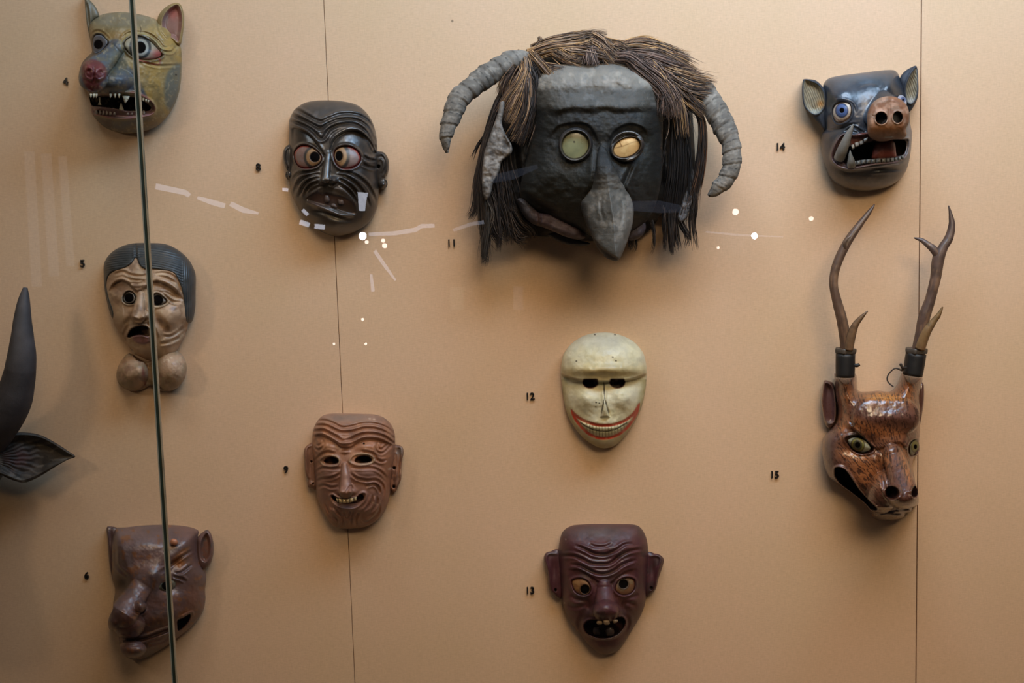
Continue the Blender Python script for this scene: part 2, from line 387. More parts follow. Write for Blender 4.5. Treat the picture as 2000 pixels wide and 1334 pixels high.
# ================================================================== numbers
NM = flat_mat('black_plastic', (26, 23, 22), 0.35)
NUM = [('4', 129, 160, 'beside the dog mask'), ('5', 162, 515, 'beside the mask with parted hair'), ('6', 170, 1124, 'beside the brown muzzle mask at the bottom'),
       ('8', 505, 327, 'beside the black wrinkled mask'), ('9', 559, 917, 'beside the laughing brown mask'), ('11', 882, 475, 'below the left horn of the hairy beaked mask'),
       ('12', 1035, 774, 'beside the cream grinning mask'), ('13', 1035, 1153, 'beside the maroon long-nosed mask'),
       ('14', 1523, 287, 'beside the boar mask'), ('15', 1512, 927, 'beside the antlered deer mask')]
for txt, u, v_, where in NUM:
    e = empty('number_label', u, v_, 'raised black number %s on the wall %s' % (txt, where), 'number', 'exhibit numbers')
    adv = 0.0098
    for i, ch in enumerate(txt):
        cu = bpy.data.curves.new('digit', 'FONT'); cu.body = ch; cu.size = 0.0195; cu.extrude = 0.0022; cu.offset = 0.0001; cu.bevel_depth = 0.0002
        cu.align_x = 'CENTER'; cu.align_y = 'CENTER'; cu.resolution_u = 4
        t = bpy.data.objects.new('digit', cu); COL.objects.link(t)
        dg = bpy.context.evaluated_depsgraph_get(); dg.update()
        me = bpy.data.meshes.new_from_object(t.evaluated_get(dg)); bpy.data.objects.remove(t); me.name = 'digit'
        me.materials.clear(); me.materials.append(NM)
        o = bpy.data.objects.new('digit', me); COL.objects.link(o)
        c = P(u, v_)
        o.parent = e
        o.rotation_euler = (math.pi / 2, 0, 0); o.location = ((i - (len(txt) - 1) / 2) * adv, -0.0026, 0)
BLK = (14, 11, 10)  # painted into pupils and small holes for their dark insides
M_GLOSS = paint_mat('black_lacquered_wood', rough=0.36, spec=0.6, coat=0.25, grain=0.3, bump=0.10)
M_SEMI = paint_mat('worn_painted_wood', rough=0.46, spec=0.5, coat=0.12, grain=0.22, bump=0.18)
M_DULL = paint_mat('dusty_painted_wood', rough=0.6, spec=0.35, grain=0.25, bump=0.25)
def eye_part(parent, fr, outline, cx, cy, H, top, rings, pup, base, mat=M_SEMI, step=0.8, hole=None, jag=None, tint=None, label=None):
    """bulging painted eyeball: rings = list of (radius, colour) from outside in; pup = (x, y, rx, ry)"""
    e = Carve(fr, outline, step=step, color=base)
    e.dome(cx, cy, H, rim=0, a=2.0, b=0.6); pl = seat(e); e.h = e.h + pl(e.x, e.y) - 4.5
    if tint: tint(e)
    px, py, prx, pry = pup
    for rr, col in rings: e.paint(e.well(px, py, rr, rr * pry / prx, soft=0.08), col)
    w = e.well(px, py, prx, pry, soft=0.10); e.paint(w, BLK)
    e.h = e.h - (hole or 4) * w
    return e.build('eye', mat, parent, back=lambda x, y: pl(x, y) - 14, inset=0.96, label=label)
def seat(e, lo=1.5, hi=7.0):
    f = FACE[0]; b0 = e.poly.min(0) - hi; b1 = e.poly.max(0) + hi
    k = (f.x > b0[0]) & (f.x < b1[0]) & (f.y > b0[1]) & (f.y < b1[1]); x, y, h = f.x[k], f.y[k], f.h[k]
    d = seg_dist(x, y, e.poly, True)[0]; k = (d > lo) & (d < hi) & ~inside(x, y, e.poly); x, y, h = x[k], y[k], h[k]
    A_ = np.column_stack([x, y, np.ones(len(x))]); w = np.ones(len(x))
    for _ in range(4):
        c = np.linalg.lstsq(A_ * w[:, None], h * w, rcond=None)[0]; r = h - A_ @ c; w = np.where(r < -4, 0.1, 1.0)
    return lambda X, Y: c[0] * X + c[1] * Y + c[2]
def rim_top(o, fr, R=12):
    f = FACE[0]; p = fr(o); c = p.mean(0); k = np.hypot(f.x - c[0], f.y - c[1]) < R + np.ptp(p[:, 1]) / 2
    return np.percentile(f.h[k], 88)
def tooth_part(parent, fr, outline, top, H, color, name='tooth', mat=None, sharp=False, sink=7):
    t = Carve(fr, outline, step=0.8, color=color, sharp=sharp)
    c = np.mean(np.array(outline, float), 0)
    t.dome(c[0], c[1], H, rim=0.5, a=2.2, b=0.5); top = rim_top(outline, fr) - sink; t.h = t.h + top; t.tooled(2.5, 0.3, 9)
    return t.build(name, mat or M_SEMI, parent, back=top - 12, inset=0.9)
def ear_base(fr, outline, color, top0, cx, cy, H, rim=6, step=1.1):
    e = Carve(fr, outline, step=step, color=color); e.dome(cx, cy, H, rim=rim, a=2.5, b=0.5); e.h = e.h + top0; return e

# ================================================================== mask 12, cream grinning face
G = Frame(1020, 620, 4.447)
root = empty('mask', 1180, 763, 'cream wooden mask with heavy brow and a wide red-lipped toothy grin', 'mask')
CRM = (218, 210, 172)
f = Carve(G, [(700,130),(830,145),(960,205),(1045,300),(1075,400),(1080,500),(1068,640),(1035,780),(980,900),(900,1020),(810,1110),(720,1137),(640,1120),(540,1055),(450,950),(385,820),(352,660),(336,500),(343,380),(375,290),(450,210),(560,150)], color=CRM)
f.dome(705, 620, 78, rim=16, a=2.3, b=0.6)
f.bump(705, 330, 330, 150, 14); f.bump(705, 455, 330, 50, 13)
BROW = [(325,480),(380,505),(450,528),(560,546),(700,552),(850,546),(960,528),(1030,505),(1090,480)]
f.shelf(BROW, 30, 4, 30, taper=0.12)
f.bump(550, 690, 110, 110, 15); f.bump(885, 690, 110, 110, 15); f.bump(715, 960, 230, 90, 8); f.bump(712,1090,120,50,5)
f.ridge([(712,600),(712,720),(720,860)], 5.5, 5, 0.2)
d = f.polyd([(712,690),(676,868),(760,866)], smooth=False); f.h = f.h + 6 * sstep(-1, 2.5, d)
f.crease([(708,570),(712,650),(714,700)], 1.5, 2.2); f.crease([(714,695),(700,770),(682,868)], 1.5, 2.5, lift=.2); f.crease([(714,695),(738,780),(762,862)], 1.5, 2.5, lift=.2)
f.tooled(9, 1.1, 2); f.tooled(26, 1.4, 8)
MO = [(424,798),(470,842),(540,885),(620,915),(700,926),(790,920),(880,888),(960,828),(1018,742),(1005,830),(950,925),(880,1000),(800,1045),(720,1062),(640,1052),(560,1010),(490,940),(440,865)]
md = f.polyd(MO); f.h = f.h - 3.0 * sstep(-1, 3, md) + 3.5 * sstep(4, 9, md)
f.mottle((204, 200, 178), 34, .3, .8, .6, 3); f.mottle((190, 180, 132), 20, .4, .8, .45, 11)
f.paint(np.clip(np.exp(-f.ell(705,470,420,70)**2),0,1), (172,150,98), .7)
f.paint(np.exp(-f.ell(700,200,300,90)**2), (184,182,172), .55)  # cool overhead light painted as grey on the upper forehead
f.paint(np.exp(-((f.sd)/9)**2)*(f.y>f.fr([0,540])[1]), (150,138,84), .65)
f.paint(sstep(-1.2,0.6,md), (186,66,44)); f.paint(sstep(4.4,6.4,md), (190,184,146))
f.paint(sstep(4.8,6.2,md)*sstep(6.5,4.5,np.abs(md-5)), (190,184,146), .5)
mid = [(508,915),(560,950),(630,978),(720,990),(800,975),(860,945),(905,918)]
f.crease(mid, 1.2, 1.2, 0, .2); f.paint(f.wline(mid, 1.0), (40,34,26))
for x in range(560, 921, 27):
    yc = 912 + 78 * (1 - ((x - 715) / 215.0) ** 2); k = 1 - ((x-715)/300.0)**2
    L_ = [(x - 2, yc - 44*k), (x + 2, yc + 46*k)]
    f.crease(L_, 1.0, 0.7, 0.1, 0); f.paint(f.wline(L_, 0.55, .6, smooth=False) * sstep(5,6.5,md), (70,62,40), .8)
for pts in ([(708,560),(712,640),(714,700)], [(714,695),(700,770),(682,862)], [(714,695),(738,780),(758,855)]):
    f.paint(f.wline(pts, 1.0, .8, .3), (44,36,26))
for cx in (592, 826):
    w = f.well(cx, 560, 62, 50, soft=.08); w = w * sstep(-2, 1, (f.y - f.fr([0, 538])[1]))
    f.h = f.h - 16 * w; f.paint(f.well(cx, 562, 68, 55, soft=.06) * sstep(-2, 1, (f.y - f.fr([0, 538])[1])), (92,50,44)); f.paint(w, (36,20,20))
for (x, y) in ((642,740),(638,778),(670,745),(785,345),(470,380),(630,150),(805,150),(815,378)): f.paint(f.well(x, y, 8, 6, soft=.4), (50,42,32), .9)
f.mottle((208,202,168), 12, .5, .8, .4, 21)
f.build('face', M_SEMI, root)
# ================================================================== mask 8, black wrinkled face
D = Frame(500, 170, 4.17)
root = empty('mask', 652, 332, 'black lacquered mask with wrinkled forehead, staring pink eyes and crooked mouth', 'mask')
BK = (50, 44, 40)
f = Carve(D, [(300,205),(330,170),(390,132),(470,113),(600,108),(730,120),(830,150),(900,210),(950,290),(980,400),(992,560),(994,700),(1000,850),(985,980),(940,1080),(860,1150),(760,1195),(650,1214),(560,1192),(470,1130),(390,1050),(330,960),(287,860),(272,720),(274,560),(268,400),(270,280)], color=BK)
f.dome(610, 640, 92, rim=20, a=2.4, b=0.6)
for p_, a_ in (([(290,185),(350,195),(420,235),(520,280),(600,255),(700,222),(830,230),(920,290),(985,400)], 4.5),
           ([(275,225),(370,262),(450,300),(525,335),(590,295),(690,262),(820,268),(910,330),(985,470)], 5),
           ([(275,275),(370,305),(450,350),(535,420),(600,345),(690,305),(810,300),(900,370),(985,520)], 5)):
    f.crease(p_, 3.0, a_, 0.02, .7)
f.shelf([(275,330),(340,335),(420,370),(480,430),(560,545),(590,540),(620,440),(690,375),(780,350),(870,375),(940,450),(990,560)], 11, 3, 20, 1, .03)
f.ridge([(290,318),(340,325),(420,358),(480,415),(550,520)], 3.5, 4); f.ridge([(605,500),(620,425),(690,362),(780,338),(870,362),(940,432)], 3.5, 5)
LE = [(308,560),(330,500),(380,470),(440,480),(500,520),(535,570),(520,620),(470,655),(400,665),(340,640)]
RE = [(632,570),(645,510),(700,478),(770,480),(830,520),(855,575),(835,630),(780,662),(710,668),(655,630)]
for pts in (LE, RE):
    d = f.polyd(pts); f.h = f.h + 5 * np.exp(-((d + 2.2) / 2.4) ** 2) - 12 * sstep(-0.5, 3, d); f.paint(sstep(-1.5, 0.5, d), (120, 52, 44), .8); f.paint(sstep(2,4,d), (40,30,26))
f.capsule((588, 540), (566, 745), 26, 36, 92, 112, 4); f.bump(630, 760, 34, 24, 13); f.bump(530, 770, 22, 20, 8)
f.crease([(600,790),(620,800),(660,775)], 2, 3)
f.bump(400, 740, 120, 90, 8); f.bump(800, 760, 140, 100, 8)
for p_ in ([(520,672),(440,690),(360,700),(310,740),(285,800)], [(520,705),(430,722),(360,760),(320,830),(300,900)], [(510,735),(430,765),(380,820),(345,900)], [(520,770),(440,800),(395,860)],
          [(650,690),(740,690),(830,730),(910,800),(960,890),(985,960)], [(660,715),(740,735),(820,790),(890,880),(930,980)], [(670,745),(730,775),(800,840),(850,930)], [(670,790),(730,820),(790,880),(830,950)],
          [(870,560),(920,590),(985,600)], [(860,620),(920,650),(985,665)]):
    f.crease(p_, 2.6, 4.2, .25, .8)
UP = [(405,905),(440,870),(500,850),(540,862),(570,858),(620,868),(680,880),(740,900),(800,940),(815,1000),(812,1035),(760,1040),(690,1020),(600,985),(500,960),(430,938)]
d = f.polyd(UP); f.h = f.h - 5 * sstep(-0.5, 4, d)
f.ridge([(408,935),(470,955),(540,985),(620,1018),(700,1045),(800,1052)], 3.4, 8); f.ridge([(405,895),(470,855),(540,815)], 3, 4); f.ridge([(620,830),(680,835),(760,890),(815,950)], 3, 4)
f.crease([(440,1000),(560,1020),(660,1060),(780,1085)], 5, 3)
f.bump(640, 1120, 130, 60, 9); f.tooled(14, .8, 4)
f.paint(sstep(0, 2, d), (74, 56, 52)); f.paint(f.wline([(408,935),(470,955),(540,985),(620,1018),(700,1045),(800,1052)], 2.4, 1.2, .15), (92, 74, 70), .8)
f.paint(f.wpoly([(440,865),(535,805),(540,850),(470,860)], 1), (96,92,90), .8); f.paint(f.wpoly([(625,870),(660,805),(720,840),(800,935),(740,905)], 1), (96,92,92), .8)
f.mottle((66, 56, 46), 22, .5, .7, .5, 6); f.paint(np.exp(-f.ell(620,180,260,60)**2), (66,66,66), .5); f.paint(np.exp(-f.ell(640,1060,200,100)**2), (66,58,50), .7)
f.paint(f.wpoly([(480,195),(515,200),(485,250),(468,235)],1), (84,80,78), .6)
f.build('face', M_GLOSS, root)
def tint8(e):
    e.mottle((110,80,70), 9, .45, .65, .6, 5); dd = e.sd; e.paint(1 - sstep(1.2, 3.2, dd), (128,48,40))
eye_part(root, D, [(312,560),(335,505),(380,478),(440,488),(495,525),(528,572),(515,618),(466,648),(400,658),(345,635)], 430, 570, 9, 70, [(92,(50,44,40)),(72,(140,106,70)),(50,(112,80,50))], (480,570,41,42), (118,97,89), tint=tint8, hole=2.5)
eye_part(root, D, [(640,570),(652,518),(704,487),(768,488),(824,525),(847,577),(828,626),(776,654),(712,660),(662,626)], 735, 575, 9, 70, [(88,(50,44,40)),(64,(140,106,70)),(42,(112,80,50))], (676,562,30,40), (122,102,95), tint=tint8, hole=2.5)
for o in ([(560,885),(592,882),(598,932),(562,935)], [(665,915),(712,918),(715,955),(672,955)], [(612,950),(645,948),(662,985),(610,975)]):
    tooth_part(root, D, o, 82, 5, (76, 62, 56), sink=6)
e = ear_base(D, [(970,545),(1010,525),(1050,540),(1078,590),(1082,660),(1068,715),(1045,745),(1066,765),(1070,800),(1045,832),(1008,822),(985,770),(970,680)], BK, 20, 1025, 660, 14)
e.ridge([(985,560),(1030,545),(1062,600),(1062,680),(1030,735)], 2.6, 5); e.ridge([(990,600),(1025,590),(1040,640),(1020,700)], 2.4, 3.5); e.bump(1038,795,28,26,9); w = e.well(998,648,12,14,soft=.3); e.h -= 9*w; e.paint(w, BLK); e.mottle((74,64,52),10,.5,.7,.5)
e.build('ear', M_GLOSS, root)
e = ear_base(D, [(285,475),(245,482),(220,530),(222,595),(240,655),(262,685),(244,695),(240,725),(258,752),(290,748),(292,600)], BK, 18, 262, 600, 14)
e.ridge([(275,490),(240,510),(234,590),(262,660)], 2.4, 5); e.bump(262,725,22,20,7); e.build('ear', M_GLOSS, root)

# ================================================================== mask 9, laughing brown face
E = Frame(550, 780, 4.764)
root = empty('mask', 692, 918, 'red-brown laughing mask with wrinkled flat-topped forehead, long ears and open smile', 'mask')
BR = (152, 108, 84)
f = Carve(E, [(400,145),(450,133),(560,130),(750,134),(880,143),(960,175),(1020,235),(1050,310),(1058,420),(1052,540),(1035,640),(1018,760),(1008,880),(985,980),(940,1070),(870,1140),(780,1185),(640,1203),(520,1195),(450,1150),(400,1070),(358,990),(328,900),(315,800),(308,700),(298,600),(284,480),(284,360),(300,270),(330,205),(365,165)], color=BR)
f.dome(640, 640, 88, rim=22, a=2.6, b=0.58)
for p_, a_ in (([(315,205),(400,200),(480,225),(560,262),(650,255),(760,228),(880,232),(980,270),(1045,330)], 4),
           ([(300,245),(400,240),(470,270),(550,300),(660,298),(770,268),(880,272),(980,310),(1050,370)], 4.2),
           ([(292,300),(380,290),(450,320),(520,360),(570,385),(650,370),(740,330),(860,325),(970,355),(1055,420)], 4.4)):
    f.crease(p_, 2.7, a_, 0.02, .75)
f.shelf([(285,340),(360,330),(430,352),(500,395),(555,440),(640,440),(700,400),(780,365),(880,365),(970,390),(1055,430)], 8, 2.5, 16, 1, .04)
f.ridge([(295,322),(370,312),(440,335),(510,378),(550,410)], 3, 4); f.ridge([(640,415),(700,375),(780,340),(890,340),(1000,375)], 3, 4)
f.bump(590, 400, 40, 30, 8); f.bump(590,490,36,14,6)
f.bump(440, 440, 80, 40, 6); f.bump(780, 440, 90, 40, 6)
for p_ in ([(310,365),(325,420),(350,430),(380,400),(385,370)], [(298,380),(310,440),(345,470),(390,430),(405,385)], [(885,400),(900,450),(930,465),(965,440),(985,405)], [(865,425),(890,480),(935,500),(985,460),(1015,420)],
          [(500,505),(420,490),(350,530),(300,580)], [(740,485),(840,500),(900,560),(970,580)], [(850,540),(920,580),(980,560)]):
    f.crease(p_, 2.2, 3.0, .15, .7)
EL = [(355,575),(390,535),(450,520),(510,530),(540,565),(525,610),(460,628),(395,618)]
ER = [(628,575),(660,525),(730,505),(810,510),(855,540),(862,575),(820,602),(740,612),(670,605)]
for pts, hc in ((EL, [(395,572),(430,540),(480,535),(522,560),(520,592),(460,602),(415,595)]), (ER, [(680,572),(705,538),(760,525),(815,535),(838,565),(805,585),(740,592),(700,588)])):
    d = f.polyd(pts); f.h = f.h + 4 * np.exp(-((d - 0.5) / 2.0) ** 2); f.paint(np.exp(-((d-1.2)/2.2)**2), (160,140,108), .8)
    d2 = f.polyd(hc); f.hole(d2, 26, 2); f.paint(sstep(-1.2,.6,d2), (18,12,10))
f.capsule((585, 610), (598, 860), 26, 62, 98, 122, 4); f.bump(650,860,40,30,9); f.bump(548,860,34,28,8); f.crease([(600,870),(640,810),(662,850)],2,3)
f.bump(430, 690, 100, 46, 9); f.bump(780, 690, 130, 50, 9)
for p_ in ([(310,690),(380,640),(470,645),(555,640)], [(315,770),(380,740),(470,730),(550,690)], [(325,830),(390,800),(460,820),(530,810)], [(635,685),(700,735),(800,755),(880,750),(940,800),(945,870),(925,940)],
          [(640,640),(740,640),(850,640),(930,680),(980,740)], [(780,815),(850,790),(900,820),(920,880)], [(420,1010),(450,1080),(520,1130),(500,1180)], [(400,960),(440,1040),(520,1110)],
          [(570,1040),(590,1090),(610,1120)], [(640,1040),(625,1090),(612,1120)], [(560,1050),(570,1140),(560,1190)], [(670,1040),(650,1110),(640,1180)], [(720,1050),(690,1120),(700,1180)], [(480,1000),(530,1060),(560,1100)],
          [(915,970),(900,1050),(850,1110),(780,1145),(740,1110)], [(850,890),(830,960),(770,1040)], [(890,900),(880,980),(820,1060)]):
    f.crease(p_, 2.3, 3.4, .2, .8)
MT = [(448,895),(475,882),(510,905),(560,925),(640,920),(700,905),(745,868),(785,875),(780,930),(745,975),(690,1010),(620,1020),(540,1005),(480,970),(455,930)]
MH = [(462,900),(480,892),(520,915),(600,928),(690,912),(725,885),(755,885),(762,920),(720,955),(640,972),(560,968),(495,945)]
d = f.polyd(MT); f.h = f.h + 5 * np.exp(-((d - 0.5) / 2.4) ** 2); f.bump(630,1030,150,30,7)
d2 = f.polyd(MH); f.hole(d2, 24, 2.2); f.paint(sstep(-.6,.8,d2), (34,22,20)); f.paint(f.wpoly([(510,968),(600,985),(700,968),(680,1015),(620,1022),(545,1005)],2), (92,64,66), .8)
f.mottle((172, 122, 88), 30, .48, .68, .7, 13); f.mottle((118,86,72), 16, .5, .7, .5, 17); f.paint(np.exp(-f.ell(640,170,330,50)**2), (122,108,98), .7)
f.paint(f.well(560,880,520,260,soft=.5), (126,92,84), .5); f.paint(np.exp(-f.ell(820,420,150,70)**2),(164,106,66),.6); f.paint(np.exp(-f.ell(780,690,130,46)**2),(120,88,80),.6)
f.paint(np.exp(-f.ell(985,760,60,330)**2),(140,84,52),.6)
for p_ in ([(730,1110),(770,1145),(850,1090),(905,1020),(920,960)], [(830,950),(880,975),(910,985)]): f.paint(f.wline(p_,1,.9,.3), (176,150,124), .8)
w = f.well(765,412,8,8,soft=.3); f.h -= 5*w; f.paint(w, BLK)
for (x,y) in ((860,185),(820,180),(1000,650),(1015,640)): f.paint(f.well(x,y,12,7,soft=.5),(190,170,150),.7)
f.tooled(10,.7,3)
f.build('face', M_SEMI, root)
def teeth_row(parent, fr, upper, lower, n, top, H, color, name='tooth', mat=None):
    a = catmull(np.array(upper, float), False, 20); b = catmull(np.array(lower, float), False, 20)
    ia = np.linspace(0, len(a) - 1, n + 1); 
    for i in range(n):
        i0, i1 = int(ia[i]), int(ia[i + 1]); j0, j1 = int(i0 * (len(b) - 1) / (len(a) - 1)), int(i1 * (len(b) - 1) / (len(a) - 1))
        p0, p1, q1, q0 = a[i0], a[i1], b[j1], b[j0]; g = 0.06
        o = [p0 + (p1 - p0) * g, p1 - (p1 - p0) * g, q1 - (q1 - q0) * g, q0 + (q1 - q0) * g]
        t = (p0 + p1) / 2, (q0 + q1) / 2
        o = [o[0], t[0], o[1], (o[1] + o[2]) / 2, o[2], t[1], o[3], (o[0] + o[3]) / 2]
        tooth_part(parent, fr, [tuple(x) for x in o], top, H, color, name, mat, sharp=True)
teeth_row(root, E, [(505,918),(600,930),(700,902)], [(515,958),(600,966),(698,945)], 6, 84, 6, (170,148,108))
e = ear_base(E, [(1040,440),(1085,425),(1120,440),(1138,485),(1125,550),(1115,650),(1112,740),(1085,810),(1062,860),(1030,852),(1008,800),(1020,640)], BR, 18, 1070, 640, 14)
e.ridge([(1055,450),(1110,450),(1118,520),(1105,640),(1100,740),(1062,830)],2.6,6); e.ridge([(1050,500),(1080,520),(1078,640),(1050,760)],2,4); e.h -= 5*np.exp(-e.ell(1092,640,14,130)**2)
for cx,cy in ((1048,638),(1045,812)):
    w=e.well(cx,cy,13,14,soft=.3); e.h-=8*w; e.paint(w,BLK)
e.paint(np.exp(-e.ell(1100,480,40,50)**2),(104,98,92),.8); e.paint(e.wline([(1112,640),(1098,700),(1075,790)],1,.8,.3),(180,160,130),.7); e.mottle((96,66,52),14,.45,.7,.7); e.build('ear', M_SEMI, root)
e = ear_base(E, [(300,412),(250,420),(215,455),(208,500),(215,580),(220,680),(238,735),(255,745),(240,775),(248,815),(285,832),(325,815),(318,600)], BR, 16, 265, 640, 14)
e.ridge([(290,428),(235,450),(225,520),(232,680),(262,740)],2.6,6); e.h -= 4*np.exp(-e.ell(265,600,16,120)**2); e.bump(275,790,30,24,6)
for cx,cy in ((278,580),(292,785)):
    w=e.well(cx,cy,9,10,soft=.3); e.h-=6*w; e.paint(w,BLK)
e.paint(1.0,(100,70,56),.5); e.build('ear', M_SEMI, root)

# ================================================================== mask 13, maroon long-nosed face
Hh = Frame(1020, 1000, 4.303)
root = empty('mask', 1180, 1150, 'dark maroon mask with bulbous long nose, yellow squinting eyes and few teeth', 'mask')
MR = (74, 40, 44)
f = Carve(Hh, [(400,122),(450,108),(600,101),(800,101),(940,106),(1000,138),(1040,210),(1056,290),(1060,400),(1055,520),(1045,650),(1030,780),(990,880),(930,980),(870,1080),(810,1160),(750,1190),(700,1198),(640,1185),(570,1130),(480,1020),(400,920),(350,800),(330,680),(318,560),(306,420),(308,290),(328,190),(360,145)], color=MR)
f.dome(690, 560, 88, rim=22, a=2.5, b=0.6)
f.bump(690, 290, 300, 60, 7)
for p_, a_ in (([(560,270),(620,292),(700,290),(760,262)], 2.5), ([(440,280),(520,310),(600,350),(700,358),(790,320),(860,275),(930,270)], 3.6),
           ([(330,372),(420,368),(500,395),(570,430),(650,440),(740,430),(820,370),(900,330),(1010,310)], 4),
           ([(400,440),(480,450),(540,480),(620,515),(700,520),(780,490),(850,440),(960,400)], 4)):
    f.crease(p_, 2.8, a_, 0.12, .7)
f.shelf([(380,480),(470,480),(540,510),(610,560),(660,590),(740,590),(800,540),(880,490),(970,470)], 7, 3, 22, 1, .1)
ELo = [(412,590),(440,560),(500,555),(555,585),(580,640),(560,690),(500,702),(440,670)]
ERo = [(780,660),(790,600),(830,562),(890,548),(945,570),(948,640),(910,690),(840,702)]
for pts in (ELo, ERo):
    d = f.polyd(pts); f.h = f.h + 3 * np.exp(-((d + 2) / 2.2) ** 2) - 9 * sstep(-.5, 3, d); f.paint(sstep(0, 2, d), (40,24,22))
f.capsule((690, 630), (702, 820), 62, 96, 96, 138, 8); f.ball(704, 830, 112, 96, 150, 46, 0, 9)
f.bump(610, 850, 36, 36, 9); f.bump(800, 850, 32, 36, 9)
for p_ in ([(560,740),(480,740),(400,700)], [(540,770),(450,800),(380,780)], [(830,740),(900,720),(980,690)], [(830,770),(900,760),(960,800)], [(520,860),(480,930),(500,1040)], [(870,870),(890,940),(850,1030)]):
    f.crease(p_, 4, 3, .3, .6)
f.h -= 7*np.exp(-f.ell(555,790,30,50)**2) + 7*np.exp(-f.ell(850,790,28,50)**2)
MO13 = [(522,945),(560,910),(620,905),(650,915),(760,915),(790,890),(840,885),(865,920),(850,975),(800,1030),(720,1060),(640,1060),(560,1030),(525,990)]
d = f.polyd(MO13); f.h = f.h + 4 * np.exp(-((d + 1.5) / 2.4) ** 2); f.hole(d, 24, 2.4); f.paint(sstep(-.6,.8,d), (24,14,14))
f.paint(np.exp(-((f.line([(530,1030),(620,1064),(720,1070),(800,1040),(850,985)])[0])/2.6)**2), (112,96,84), .75)
f.bump(700, 1130, 90, 50, 6)
f.mottle((92, 54, 50), 24, .5, .7, .5, 19); f.mottle((60,48,46), 20, .5, .7, .5, 27); f.paint(np.exp(-f.ell(640,170,330,70)**2), (86,74,70), .85); f.paint(np.exp(-f.ell(980,850,100,150)**2), (84,54,42), .6)  # includes the overhead highlight painted grey across the top of the forehead
for x,y in ((355,765),(440,60),(365,230),(730,460),(700,1000)): f.paint(f.well(x,y,6,7,soft=.5),(160,140,130),.7)
f.tooled(9, .8, 5); f.build('face', M_SEMI, root)
def tint13(e): e.mottle((110,70,44), 8, .45, .6, .7, 3); e.paint(1 - sstep(.5, 2.4, e.sd), (84,44,36))
eye_part(root, Hh, [(415,592),(442,564),(500,559),(551,588),(575,640),(556,685),(500,697),(444,667)], 495, 630, 6, 70, [(50,(96,66,40))], (527,650,38,38), (128,92,54), tint=tint13)
eye_part(root, Hh, [(785,658),(794,602),(832,567),(889,553),(940,574),(943,638),(906,686),(841,697)], 865, 625, 6, 70, [(52,(80,62,46))], (850,605,38,38), (112,90,62), tint=tint13)
for o in ([(628,918),(668,918),(672,942),(632,945)], [(682,912),(728,910),(732,945),(690,945)], [(762,908),(800,905),(800,925),(770,935)]): tooth_part(root, Hh, o, 84, 5, (124,104,80))
for o in ([(598,975),(640,968),(655,1000),(650,1035),(600,1030)], [(705,985),(745,968),(772,995),(765,1035),(710,1040)]): tooth_part(root, Hh, o, 80, 6, (72,60,56))
e = ear_base(Hh, [(1040,362),(1120,350),(1165,365),(1190,405),(1172,480),(1145,560),(1125,640),(1085,685),(1035,682)], MR, 16, 1100, 500, 16)
e.ridge([(1060,375),(1130,365),(1165,400),(1140,500),(1110,640),(1060,670)],3,6); e.h -= 6*np.exp(-e.ell(1090,470,26,90)**2)
w=e.well(1085,640,11,14,soft=.3); e.h-=6*w; e.paint(w,BLK); e.mottle((58,46,44),16,.45,.7,.6); e.build('ear', M_SEMI, root)
e = ear_base(Hh, [(325,342),(230,333),(192,352),(181,400),(200,465),(215,540),(225,640),(262,692),(335,705)], MR, 16, 260, 500, 16)
e.ridge([(310,355),(225,350),(200,400),(225,500),(245,640),(290,690)],3,6); e.h -= 6*np.exp(-e.ell(270,470,26,90)**2); e.paint(np.exp(-e.ell(250,350,60,30)**2),(84,74,72),.7)
w=e.well(280,655,9,12,soft=.3); e.h-=6*w; e.paint(w,BLK); e.build('ear', M_SEMI, root)

# ================================================================== mask 5, face with parted hair and goitre
B = Frame(150, 450, 3.3357)
root = empty('mask', 292, 622, 'tan wrinkled face mask with parted black hair and two round swellings under the chin', 'mask')
TN = (170, 140, 112)
HEAD = catmull(B([(480,82),(580,90),(665,130),(725,185),(762,250),(774,330),(772,450),(760,580),(715,640),(680,740),(600,850),(430,830),(330,740),(245,620),(205,540),(180,400),(176,280),(190,190),(280,110),(370,84)]), True, 6)
f = Carve(B, [(190,330),(215,240),(300,180),(380,150),(480,140),(600,170),(680,260),(715,380),(722,520),(728,590),(715,660),(680,735),(640,790),(560,840),(480,850),(420,825),(370,800),(328,740),(290,670),(245,620),(232,560),(205,440)], color=TN)
f.dome(480, 470, 84, rim=16, a=2.4, b=0.6, outline=HEAD)
for p_ in ([(240,290),(300,270),(350,290),(420,300),(460,290)], [(330,310),(380,325),(440,320)], [(350,340),(400,345),(445,335)], [(500,285),(580,280),(640,310),(680,380)], [(500,300),(580,305),(650,350),(685,420)]): f.crease(p_, 2.6, 3.2, .15, .8)
f.shelf([(205,400),(240,345),(290,325),(340,345),(390,390),(440,370),(500,330),(570,345),(640,390),(700,450)], 12, 3, 20, 1, .08)
f.ridge([(205,390),(240,335),(290,315),(345,335)],2.6,4); f.ridge([(500,320),(570,332),(650,380),(700,440)],2.6,4)
EYL = [(298,440),(315,405),(345,393),(375,410),(388,445),(370,475),(330,480),(305,465)]; EYR = [(490,440),(510,408),(545,415),(590,455),(575,480),(530,495),(495,485)]
for pts in (EYL, EYR):
    d = f.polyd(pts); f.h = f.h + 3.4*np.exp(-((d+1.5)/1.8)**2); f.hole(d, 8, 2.5); f.paint(np.exp(-((d+.5)/1.6)**2),(128,116,96),.8); f.paint(sstep(0,2,d),(70,60,50))
f.crease([(500,400),(560,415),(620,460),(680,470)],2.2,3.5,.2,.8); f.crease([(510,395),(580,405),(640,440)],2,2.5)
f.bump(610, 570, 90, 70, 13); f.bump(300, 580, 50, 60, 9, -30)
